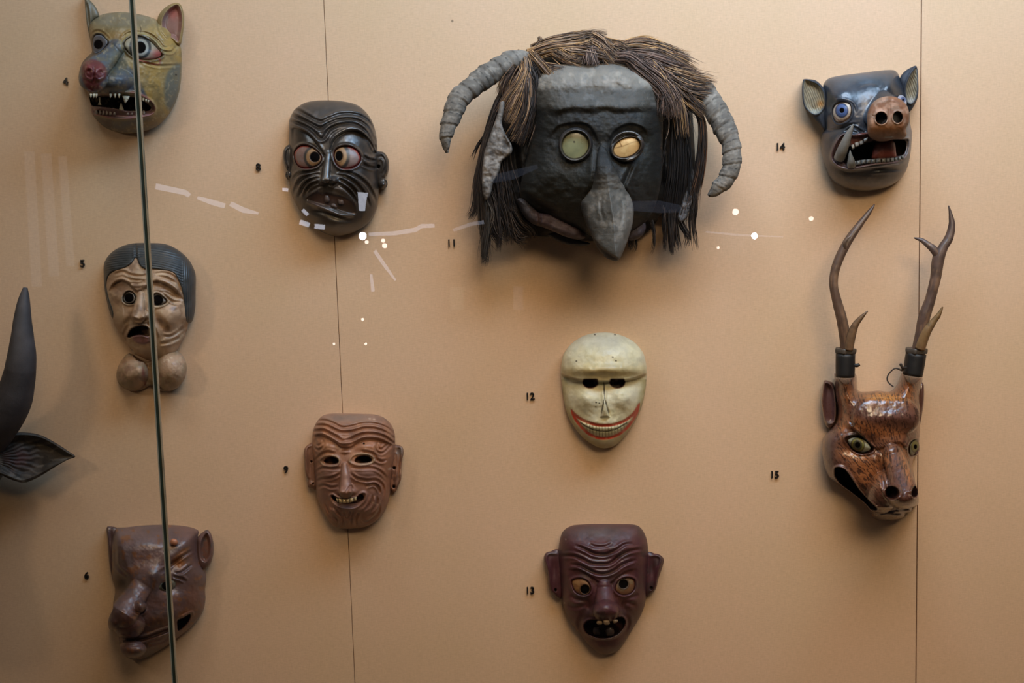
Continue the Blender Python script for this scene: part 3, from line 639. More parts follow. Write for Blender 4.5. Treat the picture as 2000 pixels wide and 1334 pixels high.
f.h -= 8*np.exp(-f.ell(535,590,26,70,-35)**2) + 7*np.exp(-f.ell(330,600,20,60,35)**2)
f.capsule((415, 420), (400, 560), 24, 46, 86, 112, 4); f.bump(445,555,26,22,9); f.bump(365,560,20,18,7)
f.crease([(365,580),(410,590),(455,575)],2.5,3); 
for p_ in ([(455,600),(500,640),(520,700)], [(345,610),(320,650),(300,700)], [(560,690),(620,690),(690,640),(718,600)], [(570,715),(640,705),(700,660)], [(540,740),(620,725),(690,690)], [(320,700),(340,760),(390,790)], [(500,530),(470,500)]): f.crease(p_, 2.6, 3.4, .2, .8)
M5 = [(330,690),(350,650),(385,628),(430,622),(465,635),(470,670),(465,690),(420,682),(370,688),(345,700)]
d = f.polyd(M5); f.h = f.h+3*np.exp(-((d+1.5)/2)**2); f.hole(d, 20, 2.2); f.paint(sstep(-.6,.8,d),(24,16,16))
LIP = [(355,695),(400,682),(450,685),(472,700),(470,730),(430,742),(380,728)]
f.h = f.h + 5*sstep(-2,4,f.polyd(LIP)); f.paint(f.wpoly(LIP,1.2),(146,104,102))
f.bump(440, 780, 80, 50, 8)
f.mottle((190,164,134), 20, .5, .68, .6, 31); f.mottle((110,82,62), 14, .5, .7, .55, 33); f.paint(np.exp(-f.ell(300,380,80,40)**2),(96,70,60),.5); f.paint(np.exp(-f.ell(600,390,90,40)**2),(104,78,58),.4)
f.tooled(8,.7,6); f.build('face', M_SEMI, root)
def tint5(e): e.paint(1 - sstep(.5, 1.6, e.sd), (90,78,66))
eye_part(root, B, [(305,440),(320,412),(345,401),(369,415),(380,445),(365,470),(332,474),(310,462)], 345, 440, 5, 68, [], (340,440,30,30), (100,90,80), tint=tint5, hole=3)
eye_part(root, B, [(497,440),(513,416),(543,422),(581,456),(570,474),(530,487),(500,478)], 530, 455, 5, 68, [], (528,455,34,34), (100,90,80), tint=tint5, hole=3)
h = Carve(B, [(480,82),(580,90),(660,128),(722,182),(758,240),(775,300),(774,400),(772,500),(757,580),(735,604),(708,590),(702,500),(690,410),(668,340),(636,285),(590,262),(500,252),(440,250),(408,225),(385,178),(355,215),(300,248),(240,268),(205,300),(193,370),(212,450),(238,530),(242,578),(225,562),(200,480),(182,390),(175,290),(180,210),(222,148),(290,105),(370,84)], color=(46,50,52))
h.dome(480, 470, 90, rim=18, a=2.4, b=0.6, outline=HEAD)
h.edge(3.5, 3.5)
par = (h.fr([385,150]))
xx = (h.x - par[0]); yy = (h.y - par[1])
s_ = np.where(xx > 0, yy*1.0 - xx * 0.10 + 0.0018*xx*xx*-1, yy + xx*-0.55)
lines = np.sin(np.where(h.x > h.fr([690,0])[0], h.x*1.5, (np.hypot(xx*0.72, (h.y-h.fr([0,640])[1]))*1.45)))
h.h = h.h + 1.0*lines*sstep(1.5,5,h.sd); h.crease([(385,90),(384,130),(386,178)],2.2,2.5,.05)
h.mottle((62,66,68), 16, .5, .7, .6, 41); h.paint(sstep(0.55,.95,lines)*.4,(84,86,84),.5); h.tooled(12,.6,3)
h.build('hair', M_SEMI, root, back=8)
g = Carve(B, [(345,800),(300,835),(268,890),(258,950),(275,1000),(320,1035),(370,1048),(430,1035),(480,1010),(520,1035),(590,1050),(655,1025),(700,970),(717,900),(700,830),(660,790),(610,778),(540,800),(480,850),(400,850)], color=(168,138,112))
g.h += 14; g.ball(362, 930, 104, 112, 66, 52, 0, 5); g.ball(612, 912, 112, 134, 70, 56, 0, 5); g.bump(440, 900, 60, 90, 14); g.edge(4, 5)
g.mottle((140,120,92), 16, .45, .62, .7, 43); g.paint(g.wline([(432,890),(436,960),(450,1020)],3,3,.3),(128,66,56),.8); g.mottle((176,156,130), 6, .58, .68, .7, 47, where=np.exp(-g.ell(620,850,110,60)**2)); g.mottle((108,90,58), 22, .45, .65, .8, 51, where=sstep(0,20,g.y-g.fr([0,930])[1]))
g.mottle((198,180,154), 4, .62, .72, .7, 49, where=np.exp(-g.ell(620,850,110,70)**2)); g.mottle((120,88,70),9,.58,.75,.5,53); g.tooled(6,.9,2); g.build('goitre', M_SEMI, root)
# ================================================================== mask 4, dog or leopard face with open jaws
A = Frame(110, 0, 4.447)
root = empty('mask', 255, 130, 'yellow and grey dog mask with long blunt snout, round staring eye and bared teeth', 'mask')
OL = (142, 118, 72)
f = Carve(A, [(288,205),(330,160),(420,120),(560,105),(700,120),(820,150),(900,190),(980,260),(1050,350),(1085,430),(1088,560),(1082,700),(1060,820),(1010,940),(940,1040),(860,1105),(760,1140),(640,1160),(540,1150),(460,1125),(400,1090),(340,1030),(308,980),(298,900),(272,795),(240,770),(205,735),(193,670),(205,600),(225,545),(270,490),(310,450),(300,370),(283,290)], color=OL)
f.dome(470, 660, 118, rim=18, a=2.2, b=0.7)
f.h -= 16 * np.exp(-f.ell(350, 380, 100, 110) ** 2)
f.bump(560, 230, 260, 60, 10); f.bump(850, 260, 90, 60, 6)
f.capsule((520, 420), (330, 620), 72, 118, 128, 186, 8); f.capsule((330, 640), (320, 690), 112, 122, 182, 180, 8)
f.ball(450, 700, 230, 130, 152, 60, 0, 10)
for cx, cy in ((278,600),(378,610)): f.bump(cx, cy, 30, 34, 7); f.h -= 8*np.exp(-f.ell(cx+6, cy+14, 20, 22)**2)
f.crease([(325,570),(328,640),(322,720)], 2, 3); f.ridge([(240,600),(250,660),(300,690),(330,660)],2.2,3); f.ridge([(335,660),(370,690),(420,665),(425,600)],2.2,3)
for p_ in ([(580,370),(620,320),(700,295),(790,320),(860,380),(920,440),(1000,450),(1040,400)], [(570,350),(610,300),(690,278),(800,295),(880,350),(930,410),(985,405)], [(885,180),(900,270),(960,350)]): f.crease(p_, 2.2, 3, .1, .9)
f.crease([(740,530),(860,570),(980,570),(1080,565)], 2.2, 2.5, .2); f.crease([(300,340),(320,285),(370,270),(430,310),(460,360)],2.2,3)
EY = [(585,385),(610,340),(670,310),(740,312),(810,345),(870,400),(925,470),(900,505),(820,525),(730,520),(650,480),(605,430)]
d = f.polyd(EY); f.h = f.h + 4*np.exp(-((d+2)/2.2)**2) - 9*sstep(-.5,3,d)
EY2 = [(312,400),(315,330),(345,300),(390,300),(425,330),(450,370),(400,440),(340,470),(315,440)]
d2 = f.polyd(EY2); f.h = f.h + 3*np.exp(-((d2+2)/2.2)**2) - 8*sstep(-.5,3,d2)
MO4 = [(272,800),(330,812),(400,822),(480,815),(560,806),(680,812),(770,850),(830,890),(855,945),(835,985),(760,1010),(600,1028),(480,1022),(380,1000),(315,985),(300,900)]
IN4 = [(285,825),(350,832),(450,838),(540,828),(640,840),(730,862),(800,905),(822,935),(800,962),(720,965),(600,960),(500,940),(400,928),(310,915)]
dm = f.polyd(MO4); di = f.polyd(IN4)
f.h = f.h + 5*np.exp(-((dm+1)/2.6)**2); f.h -= 10*sstep(-.5,5,dm); f.hole(di, 34, 2.5)
# paint
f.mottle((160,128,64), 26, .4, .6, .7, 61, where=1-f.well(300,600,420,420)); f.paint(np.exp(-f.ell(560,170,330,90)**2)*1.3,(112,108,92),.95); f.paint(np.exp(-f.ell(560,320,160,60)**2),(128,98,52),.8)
f.paint(f.wpoly([(1085,560),(1000,590),(950,680),(940,820),(960,930),(1000,950),(1060,820)],5),(88,92,84),.95)
blue = f.wpoly([(600,400),(560,350),(500,340),(430,370),(300,450),(210,540),(190,680),(230,770),(300,800),(480,820),(640,790),(740,840),(790,860),(760,780),(690,650),(600,520)],4); f.paint(blue,(72,78,86)); f.mottle((96,88,62),24,.45,.65,.6,63,where=blue*f.well(560,560,160,160,soft=.5))
f.paint(np.exp(-f.ell(360,430,300,250)**2)*0, (0,0,0)); f.paint(f.well(560,520,100,90,soft=.5),(104,100,72),.6)
f.paint(f.wpoly([(225,560),(260,525),(340,520),(410,560),(440,620),(430,680),(380,730),(400,770),(330,790),(280,780),(240,720),(220,640)],3),(92,42,46)); f.paint(np.exp(-f.ell(378,605,30,30)**2)+np.exp(-f.ell(275,590,26,30)**2),(120,50,54),.8)
f.paint(f.wpoly([(640,790),(720,800),(800,850),(850,920),(850,960),(800,880),(700,830)],3),(108,56,42),.9)
f.paint(f.wpoly([(310,990),(460,1040),(640,1040),(820,1010),(880,1090),(760,1140),(640,1160),(540,1150),(460,1125),(400,1090),(340,1030)],5),(86,86,84)); f.paint(f.wpoly([(320,1000),(400,1030),(480,1040),(470,1110),(400,1080)],5),(58,44,38),.8)
f.paint(f.wpoly([(600,1130),(800,1030),(900,980),(930,1040),(860,1105)],8),(128,102,54),.8)
f.paint(sstep(-2,-.5,dm)*sstep(1.5,.5,dm),(132,84,84)); f.paint(sstep(.5,1.6,dm),(112,84,84)); f.paint(sstep(-.6,.8,di),(20,16,14))
UG=f.wpoly([(280,800),(400,822),(560,806),(680,812),(770,850),(830,900),(815,925),(740,860),(640,838),(540,826),(350,828)],1); f.paint(UG,(160,150,122),.9)
f.paint(f.wline([(330,1000),(420,975),(500,1000),(640,1015),(780,995),(845,965)],1.1,.9,.1),(176,132,132),.9)
f.paint(np.exp(-((d+1.5)/1.5)**2),(60,52,40),.9); f.paint(np.exp(-((d+5)/1.6)**2)*(f.y<f.fr([0,470])[1]),(146,136,96),.9); f.paint(np.exp(-((d2+1)/1.6)**2),(44,40,40),.9); f.paint(sstep(0,2,d)+sstep(0,2,d2),(50,44,40))
f.paint(f.wline([(700,515),(800,545),(890,560),(900,520),(870,500)],1.6,1.2,.1),(140,58,46),.9)
f.paint(f.wline([(725,215),(735,260),(728,290)],.8,.8,.2),(60,48,30)); f.paint(f.well(1040,650,8,6,soft=.3),BLK)
f.mottle((110,96,66),9,.55,.75,.45,66); f.mottle((178,160,120),6,.62,.75,.4,67); f.tooled(10,1.0,7); f.tooled(4,.35,8); f.build('face', M_SEMI, root)
def tint4(e): e.paint(np.exp(-e.ell(890,470,60,40)**2)+np.exp(-e.ell(840,520,110,18)**2),(132,50,46),.9)
eye_part(root, A, [(592,388),(614,345),(672,318),(738,320),(804,352),(862,405),(914,468),(890,498),(818,517),(732,512),(654,474),(610,426)], 740, 410, 14, 80, [(96,(44,46,46)),(74,(128,126,116))], (728,412,50,52), (144,136,116), tint=tint4, hole=1.5)
eye_part(root, A, [(317,400),(322,335),(347,307),(388,306),(420,332),(444,370),(396,436),(340,463),(320,438)], 375, 375, 9, 78, [(68,(46,48,54))], (365,385,40,42), (96,100,108), hole=1.5)
TW=(186,180,158)
for x in (300,325,348,470,510,545,730,755,778,798):
    y0 = 808 + (0 if x<650 else (x-650)*.28) + 4; n_ = 24
    tooth_part(root, A, [(x-11,y0),(x+11,y0),(x+8,y0+28),(x,y0+44),(x-8,y0+28)], 110-(abs(x-400)*.06), 5, TW, sharp=True)
for x in (350,380,410,440,470,505,620,655,700,730,760):
    y0 = 985 - abs(x-560)*.10 + (4 if x<560 else -4); y0 = 965 + 18*math.cos((x-560)/200)
    tooth_part(root, A, [(x-12,y0+18),(x+12,y0+18),(x+9,y0-10),(x,y0-22),(x-9,y0-10)], 106-(abs(x-450)*.05), 5, (150,138,128), sharp=True)
for o in ([(562,885),(578,920),(595,985),(540,975),(550,925)], [(570,830),(640,836),(622,870),(598,902),(584,868)], [(368,842),(385,845),(380,880),(392,912),(362,910),(372,880)]):
    tooth_part(root, A, o, 112, 6, TW, name='fang', sharp=True)
e = ear_base(A, [(878,190),(890,130),(930,80),(985,40),(1050,24),(1085,50),(1105,120),(1108,200),(1100,290),(1078,392),(1040,385),(990,355),(940,345),(905,280)], OL, 20, 1010, 200, 22, rim=10)
EI=[(915,220),(930,140),(985,70),(1055,40),(1090,120),(1092,220),(1078,300),(1060,370),(1010,330),(955,320)]
d=e.polyd(EI); e.h -= 12*sstep(0,8,d); e.h += 3*np.exp(-((d+1)/2)**2); e.paint(sstep(-1,2,d),(134,98,88)); e.paint(np.exp(-e.ell(1020,110,60,60)**2)*sstep(0,3,d),(144,70,58),.9); e.paint(np.exp(-e.ell(960,180,60,110)**2)*sstep(0,-2,d),(112,108,92),.8); e.mottle((150,128,118),10,.5,.7,.6,where=sstep(0,3,d)); e.build('ear', M_SEMI, root)
e = ear_base(A, [(246,-40),(290,0),(325,38),(355,85),(370,140),(325,175),(298,215),(300,330),(285,300),(268,230),(255,120),(248,30)], (104,96,78), 16, 300, 130, 16, rim=8); e.crease([(262,20),(275,120),(290,240)],2,3); e.build('ear', M_SEMI, root)

# ================================================================== mask 6, brown muzzle mask
Cc = Frame(150, 1000, 3.994)
root = empty('mask', 310, 1155, 'glossy grey-brown beast mask with flat top, drooping muzzle and slit mouth', 'mask')
GB = (108, 80, 74)
M_COAT = paint_mat('varnished_old_paint', rough=0.42, spec=0.6, coat=0.35, grain=0.25, bump=0.3, bscale=180, coat_rough=0.3)
f = Carve(Cc, [(290,140),(320,122),(380,120),(500,106),(660,99),(800,105),(900,122),(950,150),(945,200),(960,330),(1000,440),(1012,520),(1000,600),(1004,680),(985,770),(930,855),(860,925),(780,985),(700,1045),(600,1105),(520,1142),(430,1150),(360,1110),(332,1040),(326,975),(290,925),(255,912),(243,870),(252,820),(280,760),(285,700),(300,600),(272,500),(268,400),(270,260)], color=GB)
f.dome(470, 620, 108, rim=18, a=2.3, b=0.7)
f.bump(500, 240, 230, 120, 20); f.bump(860, 260, 80, 120, 8)
f.h -= 26*np.exp(-f.ell(345,560,70,75)**2) + 14*np.exp(-f.ell(720,570,80,60)**2) + 8*np.exp(-f.ell(700,450,50,60,40)**2)
f.bump(590,500,110,90,16); f.capsule((520, 560), (370, 790), 80, 112, 116, 176, 16); f.ball(300, 850, 62, 76, 168, 40, 0, 8); f.ball(400,880,130,110,158,50,0,9); f.ball(490, 735, 50, 50, 162, 26, 0, 10)
f.crease([(440,760),(480,790),(520,770),(530,735)],2.4,4,.2); f.ridge([(460,800),(520,800),(540,760)],2.2,3); f.bump(640,840,150,70,9,-12)
f.ball(430, 1070, 110, 70, 142, 40, 0, 9); f.bump(560, 1060, 150, 50, 10,-25)
for p_ in ([(330,985),(430,1000),(540,985),(640,950),(730,915)],): f.crease(p_, 3, 9, .05, .7)
for p_ in ([(540,1010),(640,990),(720,960),(740,930)], [(560,1035),(660,1010),(735,965)], [(760,480),(820,470),(900,410)], [(750,500),(820,520),(850,545)], [(280,200),(300,300),(310,420),(400,500)], [(640,480),(700,440),(760,390),(900,300)]): f.crease(p_, 2.6, 3.4, .2, .9)
f.ridge([(790,830),(850,800),(900,780),(905,820)],2.4,4); f.h -= 10*np.exp(-f.ell(760,400,50,30,-35)**2)
OP = [(786,845),(830,825),(882,798),(880,835),(850,880),(795,925),(784,890)]
d = f.polyd(OP); f.hole(d, 26, 2); 
f.mottle((88,72,72),26,.42,.62,.8,71); f.paint(np.exp(-f.ell(480,200,260,110)**2),(122,104,104),.7); f.paint(np.exp(-f.ell(420,900,140,110)**2),(78,46,42),.8); f.paint(np.exp(-f.ell(800,400,50,50,-30)**2),(150,84,30),.9)  # greyish sheen from above is painted over the top, orange traces are pigment
f.paint(f.wline([(880,270),(800,340),(760,380)],5,4,.3)+f.wline([(780,830),(850,775),(910,770)],4,4,.3),(128,78,38),.8); f.paint(np.exp(-f.ell(660,850,110,50)**2),(110,70,46),.7); f.paint(np.exp(-f.ell(900,700,70,200)**2),(100,60,44),.7); f.mottle((128,80,48),10,.6,.72,.7,73)
f.paint(np.exp(-f.ell(350,560,60,60)**2),(30,26,26),.8); f.paint(f.wline([(540,960),(640,915),(730,890)],1,1,.2)+f.wline([(450,830),(560,890),(620,900)],.9,.9,.3),(136,116,100),.7)  # shade of the recessed left eye socket painted dark
f.paint(f.wline([(560,1035),(660,1010),(735,965)],1.2,1,.2)+f.wline([(440,1020),(540,1010),(620,990)],1.2,1,.3),(116,98,100),.7); f.paint(sstep(-.6,.8,d),(26,20,26))
f.tooled(9,1.1,12); f.build('face', M_COAT, root)
eye_part(root, Cc, [(632,590),(650,560),(690,540),(740,530),(775,545),(770,585),(740,610),(690,620),(650,612)], 700, 575, 8, 80, [(50,(62,64,50))], (700,575,38,36), (96,92,78), hole=3)
0 and eye_part(root, Cc, [(312,560),(330,530),(370,530),(400,560),(390,600),(345,622),(318,600)], 355, 570, 8, 68, [(40,(48,50,46))], (352,572,28,30), (64,60,56), hole=3)
e = ear_base(Cc, [(935,240),(945,195),(985,155),(1018,138),(1045,165),(1060,210),(1068,265),(1062,345),(1035,415),(1000,448),(965,440),(940,380)], GB, 18, 1005, 290, 26, rim=10)
d=e.polyd([(962,260),(985,190),(1020,165),(1045,240),(1040,330),(1005,390),(965,360)]); e.h -= 12*sstep(-1,6,d); e.paint(sstep(-1,3,d),(112,72,56),.8); e.mottle((92,80,76),10,.5,.7,.7); e.build('ear', M_COAT, root)
e = ear_base(Cc, [(232,125),(262,112),(300,118),(325,135),(300,200),(282,300),(278,420),(285,520),(262,460),(248,350),(240,220)], (88,66,64), 14, 268, 250, 20, rim=8); e.h -= 5*np.exp(-e.ell(265,200,14,60)**2); e.build('ear', M_COAT, root)
k = Carve(Cc, [(728,225),(745,208),(775,212),(790,235),(778,258),(748,260),(730,250)], step=.8, color=(176,116,86)); k.dome(757,235,9,rim=1,a=2,b=.5); k.h += 88; k.build('peg', M_COAT, root, back=78)

# ================================================================== mask 14, boar
I = Frame(1500, 110, 4.303)
root = empty('mask', 1685, 255, 'blue-black boar mask with brown snout, white tusks and blue eyes', 'mask')
NV = (44, 48, 56)
f = Carve(I, [(463,255),(478,215),(520,182),(620,160),(780,140),(920,122),(1040,114),(1085,135),(1110,185),(1150,260),(1185,400),(1195,560),(1209,640),(1203,760),(1190,860),(1160,960),(1100,1040),(1000,1100),(850,1130),(720,1125),(610,1090),(540,1040),(490,950),(455,850),(443,740),(455,650),(475,610),(455,500),(462,400),(470,320)], color=NV)
f.dome(830, 600, 104, rim=22, a=2.6, b=0.6)
f.bump(640, 300, 110, 110, 9); f.bump(1030, 270, 80, 80, 9); f.bump(820,170,300,60,8)
f.capsule((860, 380), (1005, 510), 150, 178, 92, 168, 10, flat=.6)
f.shelf([(470,610),(600,600),(700,560),(760,560)], 5, 4, 14, 1, .2); f.bump(600, 880, 90, 160, 5)
d = f.polyd([(540,480),(560,410),(620,380),(690,400),(705,460),(680,530),(610,568),(560,550)]); f.h += 3*np.exp(-((d+1.5)/2)**2) - 7*sstep(-.5,3,d)
f.crease([(555,400),(620,375),(700,400),(730,470)],2.4,3); f.crease([(640,640),(720,600),(800,640),(840,640)],2.2,3,.2)
MO = [(535,850),(548,780),(590,700),(640,655),(720,665),(790,660),(840,650),(900,700),(1060,700),(1150,690),(1185,700),(1180,790),(1150,850),(1060,890),(900,905),(740,935),(680,945),(600,925),(555,890)]
IN = [(590,800),(640,740),(700,760),(800,735),(880,715),(1000,700),(1140,705),(1160,760),(1130,830),(1020,845),(880,860),(740,890),(660,905),(600,860)]
dm = f.polyd(MO); di = f.polyd(IN); f.h += 6*np.exp(-((dm+.5)/3)**2) - 8*sstep(0,4,dm); f.hole(di, 40, 2.5)
f.ridge([(590,915),(690,950),(850,935),(1000,915),(1120,900),(1180,840)],3.5,5,.1); f.crease([(850,960),(1000,950),(1130,950)],3,3)
f.mottle((34,36,40),24,.45,.65,.8,81); f.paint(np.exp(-f.ell(800,180,330,70)**2),(60,72,82),.8); f.paint(np.exp(-f.ell(800,1060,260,70)**2),(58,54,50),.9); f.paint(np.exp(-f.ell(1140,980,50,100,30)**2),(120,104,92),.8); f.paint(np.exp(-f.ell(720,950,330,60)**2)*.6,(24,22,24),.9)  # bluish highlight of the daylight painted along the top of the head
f.paint(sstep(-2.5,-.5,dm)*sstep(3,1,dm),(112,86,82),.9); f.paint(sstep(.5,2,dm),(88,66,62),.95); f.paint(sstep(-1,1,di),(22,16,16))
f.paint(f.wpoly([(700,690),(760,650),(840,640),(860,660),(800,720),(720,760)],1.5),(120,62,48),.9); f.paint(sstep(-1,0,d)*.0,(0,0,0)); f.paint(np.exp(-((d-.5)/1.6)**2),(30,28,32),.9); f.paint(sstep(0,2,d),(120,108,98))
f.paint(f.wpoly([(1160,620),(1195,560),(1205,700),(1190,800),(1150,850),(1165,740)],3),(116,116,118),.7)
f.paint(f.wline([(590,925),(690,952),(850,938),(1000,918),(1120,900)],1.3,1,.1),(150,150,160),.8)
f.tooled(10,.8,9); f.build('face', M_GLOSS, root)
def tintb(e): e.mottle((150,128,112),7,.5,.7,.6,5); e.paint(e.wline([(548,495),(590,535),(620,550),(680,510),(700,480)],.8,.8,.1),(110,70,60),.8)
eye_part(root, I, [(545,482),(564,415),(620,387),(684,405),(698,460),(674,524),(612,560),(566,544)], 620, 465, 12, 74, [(56,(38,42,62)),(48,(62,80,120))], (620,455,20,22), (186,170,152), tint=tintb, hole=1)
eye_part(root, I, [(1090,345),(1120,325),(1155,350),(1165,400),(1140,400),(1120,370)], 1130, 362, 8, 78, [(22,(62,80,120))], (1135,365,9,10), (150,150,160), hole=1)
# tongue
t = Carve(I, [(900,740),(940,712),(1000,700),(1050,708),(1068,740),(1075,800),(1072,850),(980,862),(880,862),(872,830)], step=1, color=(116,56,46)); t.dome(985,780,16,rim=3); t.h += 76; t.mottle((140,84,70),8,.5,.7,.6); t.build('tongue', M_SEMI, root, back=68)
s_ = Carve(I, [(835,560),(833,500),(850,440),(885,385),(940,350),(1010,336),(1080,345),(1140,380),(1175,430),(1187,490),(1182,560),(1160,610),(1165,660),(1130,695),(1070,695),(1000,712),(930,715),(870,690),(840,650)], color=(130,100,80))
s_.h += 176; s_.edge(9, 22); s_.h -= 40*sstep(560,740,(s_.y-I.oy)*I.k)**1.5; s_.bump(1010,500,120,90,4); s_.h -= 3*np.exp(-s_.ell(1020,440,14,60)**2)
for cx,cy,rx,ry in ((952,520,46,50),(1090,513,38,46)):
    w = s_.well(cx,cy,rx,ry,soft=.12); r=s_.ell(cx,cy,rx,ry); s_.h += 3*np.exp(-((r-1.15)/.15)**2) - 26*w; 
    s_.paint(np.exp(-((r-1.15)/.12)**2)*(s_.y>s_.fr([0,cy+10])[1]),(176,158,142),.7); s_.paint(w,(24,14,14))
s_.mottle((168,128,104),10,.45,.65,.7,85); s_.mottle((110,66,40),12,.5,.68,.7,87); s_.paint(np.exp(-s_.ell(980,610,150,50)**2),(142,92,54),.7); s_.paint(np.exp(-s_.ell(1010,700,170,40)**2),(92,66,54),.8)
for cx,cy,rx,ry in ((952,520,46,50),(1090,513,38,46)): s_.paint(s_.well(cx,cy,rx,ry,soft=.12),(24,14,14))
s_.crease([(870,495),(900,505),(925,490)],1.3,1.5,.2,0); s_.tooled(7,.9,4); s_.build('snout', M_DULL, root, back=100, inset=.94)
IV=(146,142,132)
def ivory(s,t,c): n=fbm(s*60,t*4,6,3)[:,None]; return c*(1-.25*n)
tube('tusk', I, [(600,855),(625,790),(660,700),(695,620),(716,570)], [46,44,34,20,3], [84,98,110,118,122], M_SEMI, root, (132,128,120), cfun=ivory)
tube('tusk', I, [(700,915),(698,880),(692,830),(690,790)], [38,30,16,3], [96,104,108,110], M_SEMI, root, (120,118,112), cfun=ivory)
low_a=[(715,885),(800,868),(900,862),(1000,855),(1080,848),(1140,825)]; low_b=[(725,925),(800,905),(900,898),(1000,892),(1080,888),(1150,862)]
teeth_row(root, I, low_a, low_b, 12, 92, 8, (112,112,108))
for o in ([(700,745),(722,735),(728,775),(708,785)], [(728,725),(765,715),(765,755),(735,765)], [(768,712),(800,700),(806,735),(772,748)], [(803,695),(838,680),(836,705),(810,725)]): tooth_part(root, I, o, 96, 7, (172,166,156), sharp=True, sink=2)
def boar_ear(out, inn, cx, cy):
    e = ear_base(I, out, NV, 26, cx, cy, 24, rim=12); d = e.polyd(inn); e.h += 3*np.exp(-((d+1.5)/2)**2) - 12*sstep(-1,9,d)
    e.paint(sstep(-1,2,d),(138,126,102)); a=e.x*.95-e.y*.35; hair=np.sin(a*1.5+4*noise(e.x,e.y,12,4)); e.h += .9*hair*sstep(1,3,d); e.paint(sstep(.2,.9,hair)*sstep(0,2,d),(72,62,50),.7); return e,d
e,d = boar_ear([(292,210),(300,192),(345,192),(405,205),(455,250),(495,310),(508,390),(492,520),(480,625),(430,565),(360,492),(312,442),(290,360),(286,280)], [(304,205),(370,213),(430,248),(468,310),(476,380),(462,430),(430,470),(395,484),(350,460),(312,410),(298,320)], 385, 350)
e.paint(np.exp(-e.ell(445,400,30,30)**2),(150,96,40),.8); e.paint(np.exp(-e.ell(400,465,60,20)**2),(130,136,132),.7); e.build('ear', M_DULL, root)
e,d = boar_ear([(1108,190),(1145,130),(1205,92),(1250,86),(1262,200),(1262,320),(1240,392),(1185,468),(1150,400),(1125,290)], [(1178,195),(1212,132),(1248,104),(1254,250),(1245,332),(1212,388),(1180,385),(1160,330),(1158,260)], 1205, 240)
e.paint(np.exp(-e.ell(1200,370,40,24)**2),(150,146,140),.8); e.build('ear', M_DULL, root)

# ================================================================== mask 15, deer
K = Frame(1560, 720, 4.17)
root = empty('mask', 1705, 870, 'varnished orange and brown deer mask with green eyes and tall antlers', 'mask')
M_DEER = paint_mat('varnished_deer_paint', rough=0.30, spec=0.6, coat=0.6, grain=0.15, bump=0.25, bscale=220, coat_rough=0.18)
BD = (92, 60, 50)
f = Carve(K, [(290,70),(296,40),(380,62),(462,42),(470,120),(486,180),(560,186),(650,180),(740,186),(790,145),(820,85),(848,26),(925,60),(1003,66),(1002,130),(985,230),(992,330),(985,430),(985,520),(980,600),(985,650),(972,700),(938,725),(928,790),(940,870),(955,950),(973,1020),(972,1105),(925,1135),(918,1165),(872,1180),(850,1215),(760,1236),(640,1232),(590,1195),(540,1110),(450,1030),(350,960),(260,900),(215,820),(192,720),(190,620),(215,540),(270,480),(312,420),(318,320),(300,230)], color=BD)
base = 20 + 70*sstep(0, 42, f.sd)**.75
mz = f.fr([850,1030]); hd = f.fr([660,400])
cx = lambda a: f.fr(a)
f.h = 20 + 62 * np.sqrt(np.clip(1 - (1 - np.clip(f.sd / 34, 0, 1)) ** 2, 0, 1))
f.h += 34*np.exp(-f.ell(740,640,330,420)**2)
f.capsule((600,400),(840,390),170,150,122,118,12,flat=.55); f.bump(760,400,190,60,8)
f.h -= 16*np.exp(-f.ell(500,640,120,70)**2) + 14*np.exp(-f.ell(930,640,50,80)**2)
f.capsule((765,690),(865,1010),82,112,138,214,6); f.ball(850,1060,130,80,222,70,0,10); f.ball(700,1000,140,180,168,60,20,16)
f.shelf([(330,400),(420,460),(520,560),(620,640),(680,640),(740,610),(830,600),(880,640),(940,560)], 8, 4, 18, 1, .1)
f.ridge([(330,420),(420,470),(520,540),(600,640)],4,5)
d = f.polyd([(375,575),(420,545),(490,545),(560,590),(610,660),(560,690),(490,690),(430,655)]); f.h += 3.5*np.exp(-((d+1.5)/2.2)**2) - 8*sstep(-.5,3,d)
d2 = f.polyd([(890,660),(905,600),(950,572),(978,590),(985,640),(950,705),(905,712)]); f.h += 3*np.exp(-((d2+1.5)/2)**2) - 7*sstep(-.5,3,d2)
MD = [(292,840),(300,808),(340,804),(385,830),(430,890),(490,980),(560,1060),(640,1140),(600,1150),(540,1090),(440,1010),(350,945),(300,885)]
dm = f.polyd(MD); f.h += 5*np.exp(-((dm+1)/2.4)**2); f.hole(dm, 44, 2.4)
f.crease([(620,1145),(700,1150),(800,1150),(920,1135)],2.6,6,.05); f.crease([(640,1180),(720,1165),(800,1175),(860,1170)],3,5,.2); f.crease([(640,700),(660,820),(690,930),(700,1000)],3.5,4,.2)
f.crease([(580,180),(640,172),(690,180)],2,3)
for cx_,cy_,rx,ry,an in ((762,1012,54,50,10),(946,1000,26,48,10)):
    r=f.ell(cx_,cy_,rx,ry,an); f.h += 5*np.exp(-((r-1.25)/.25)**2)*(f.ell(cx_,cy_-20,rx*2,ry*2)<1.2); f.h -= 22*sstep(1.1,.75,r)
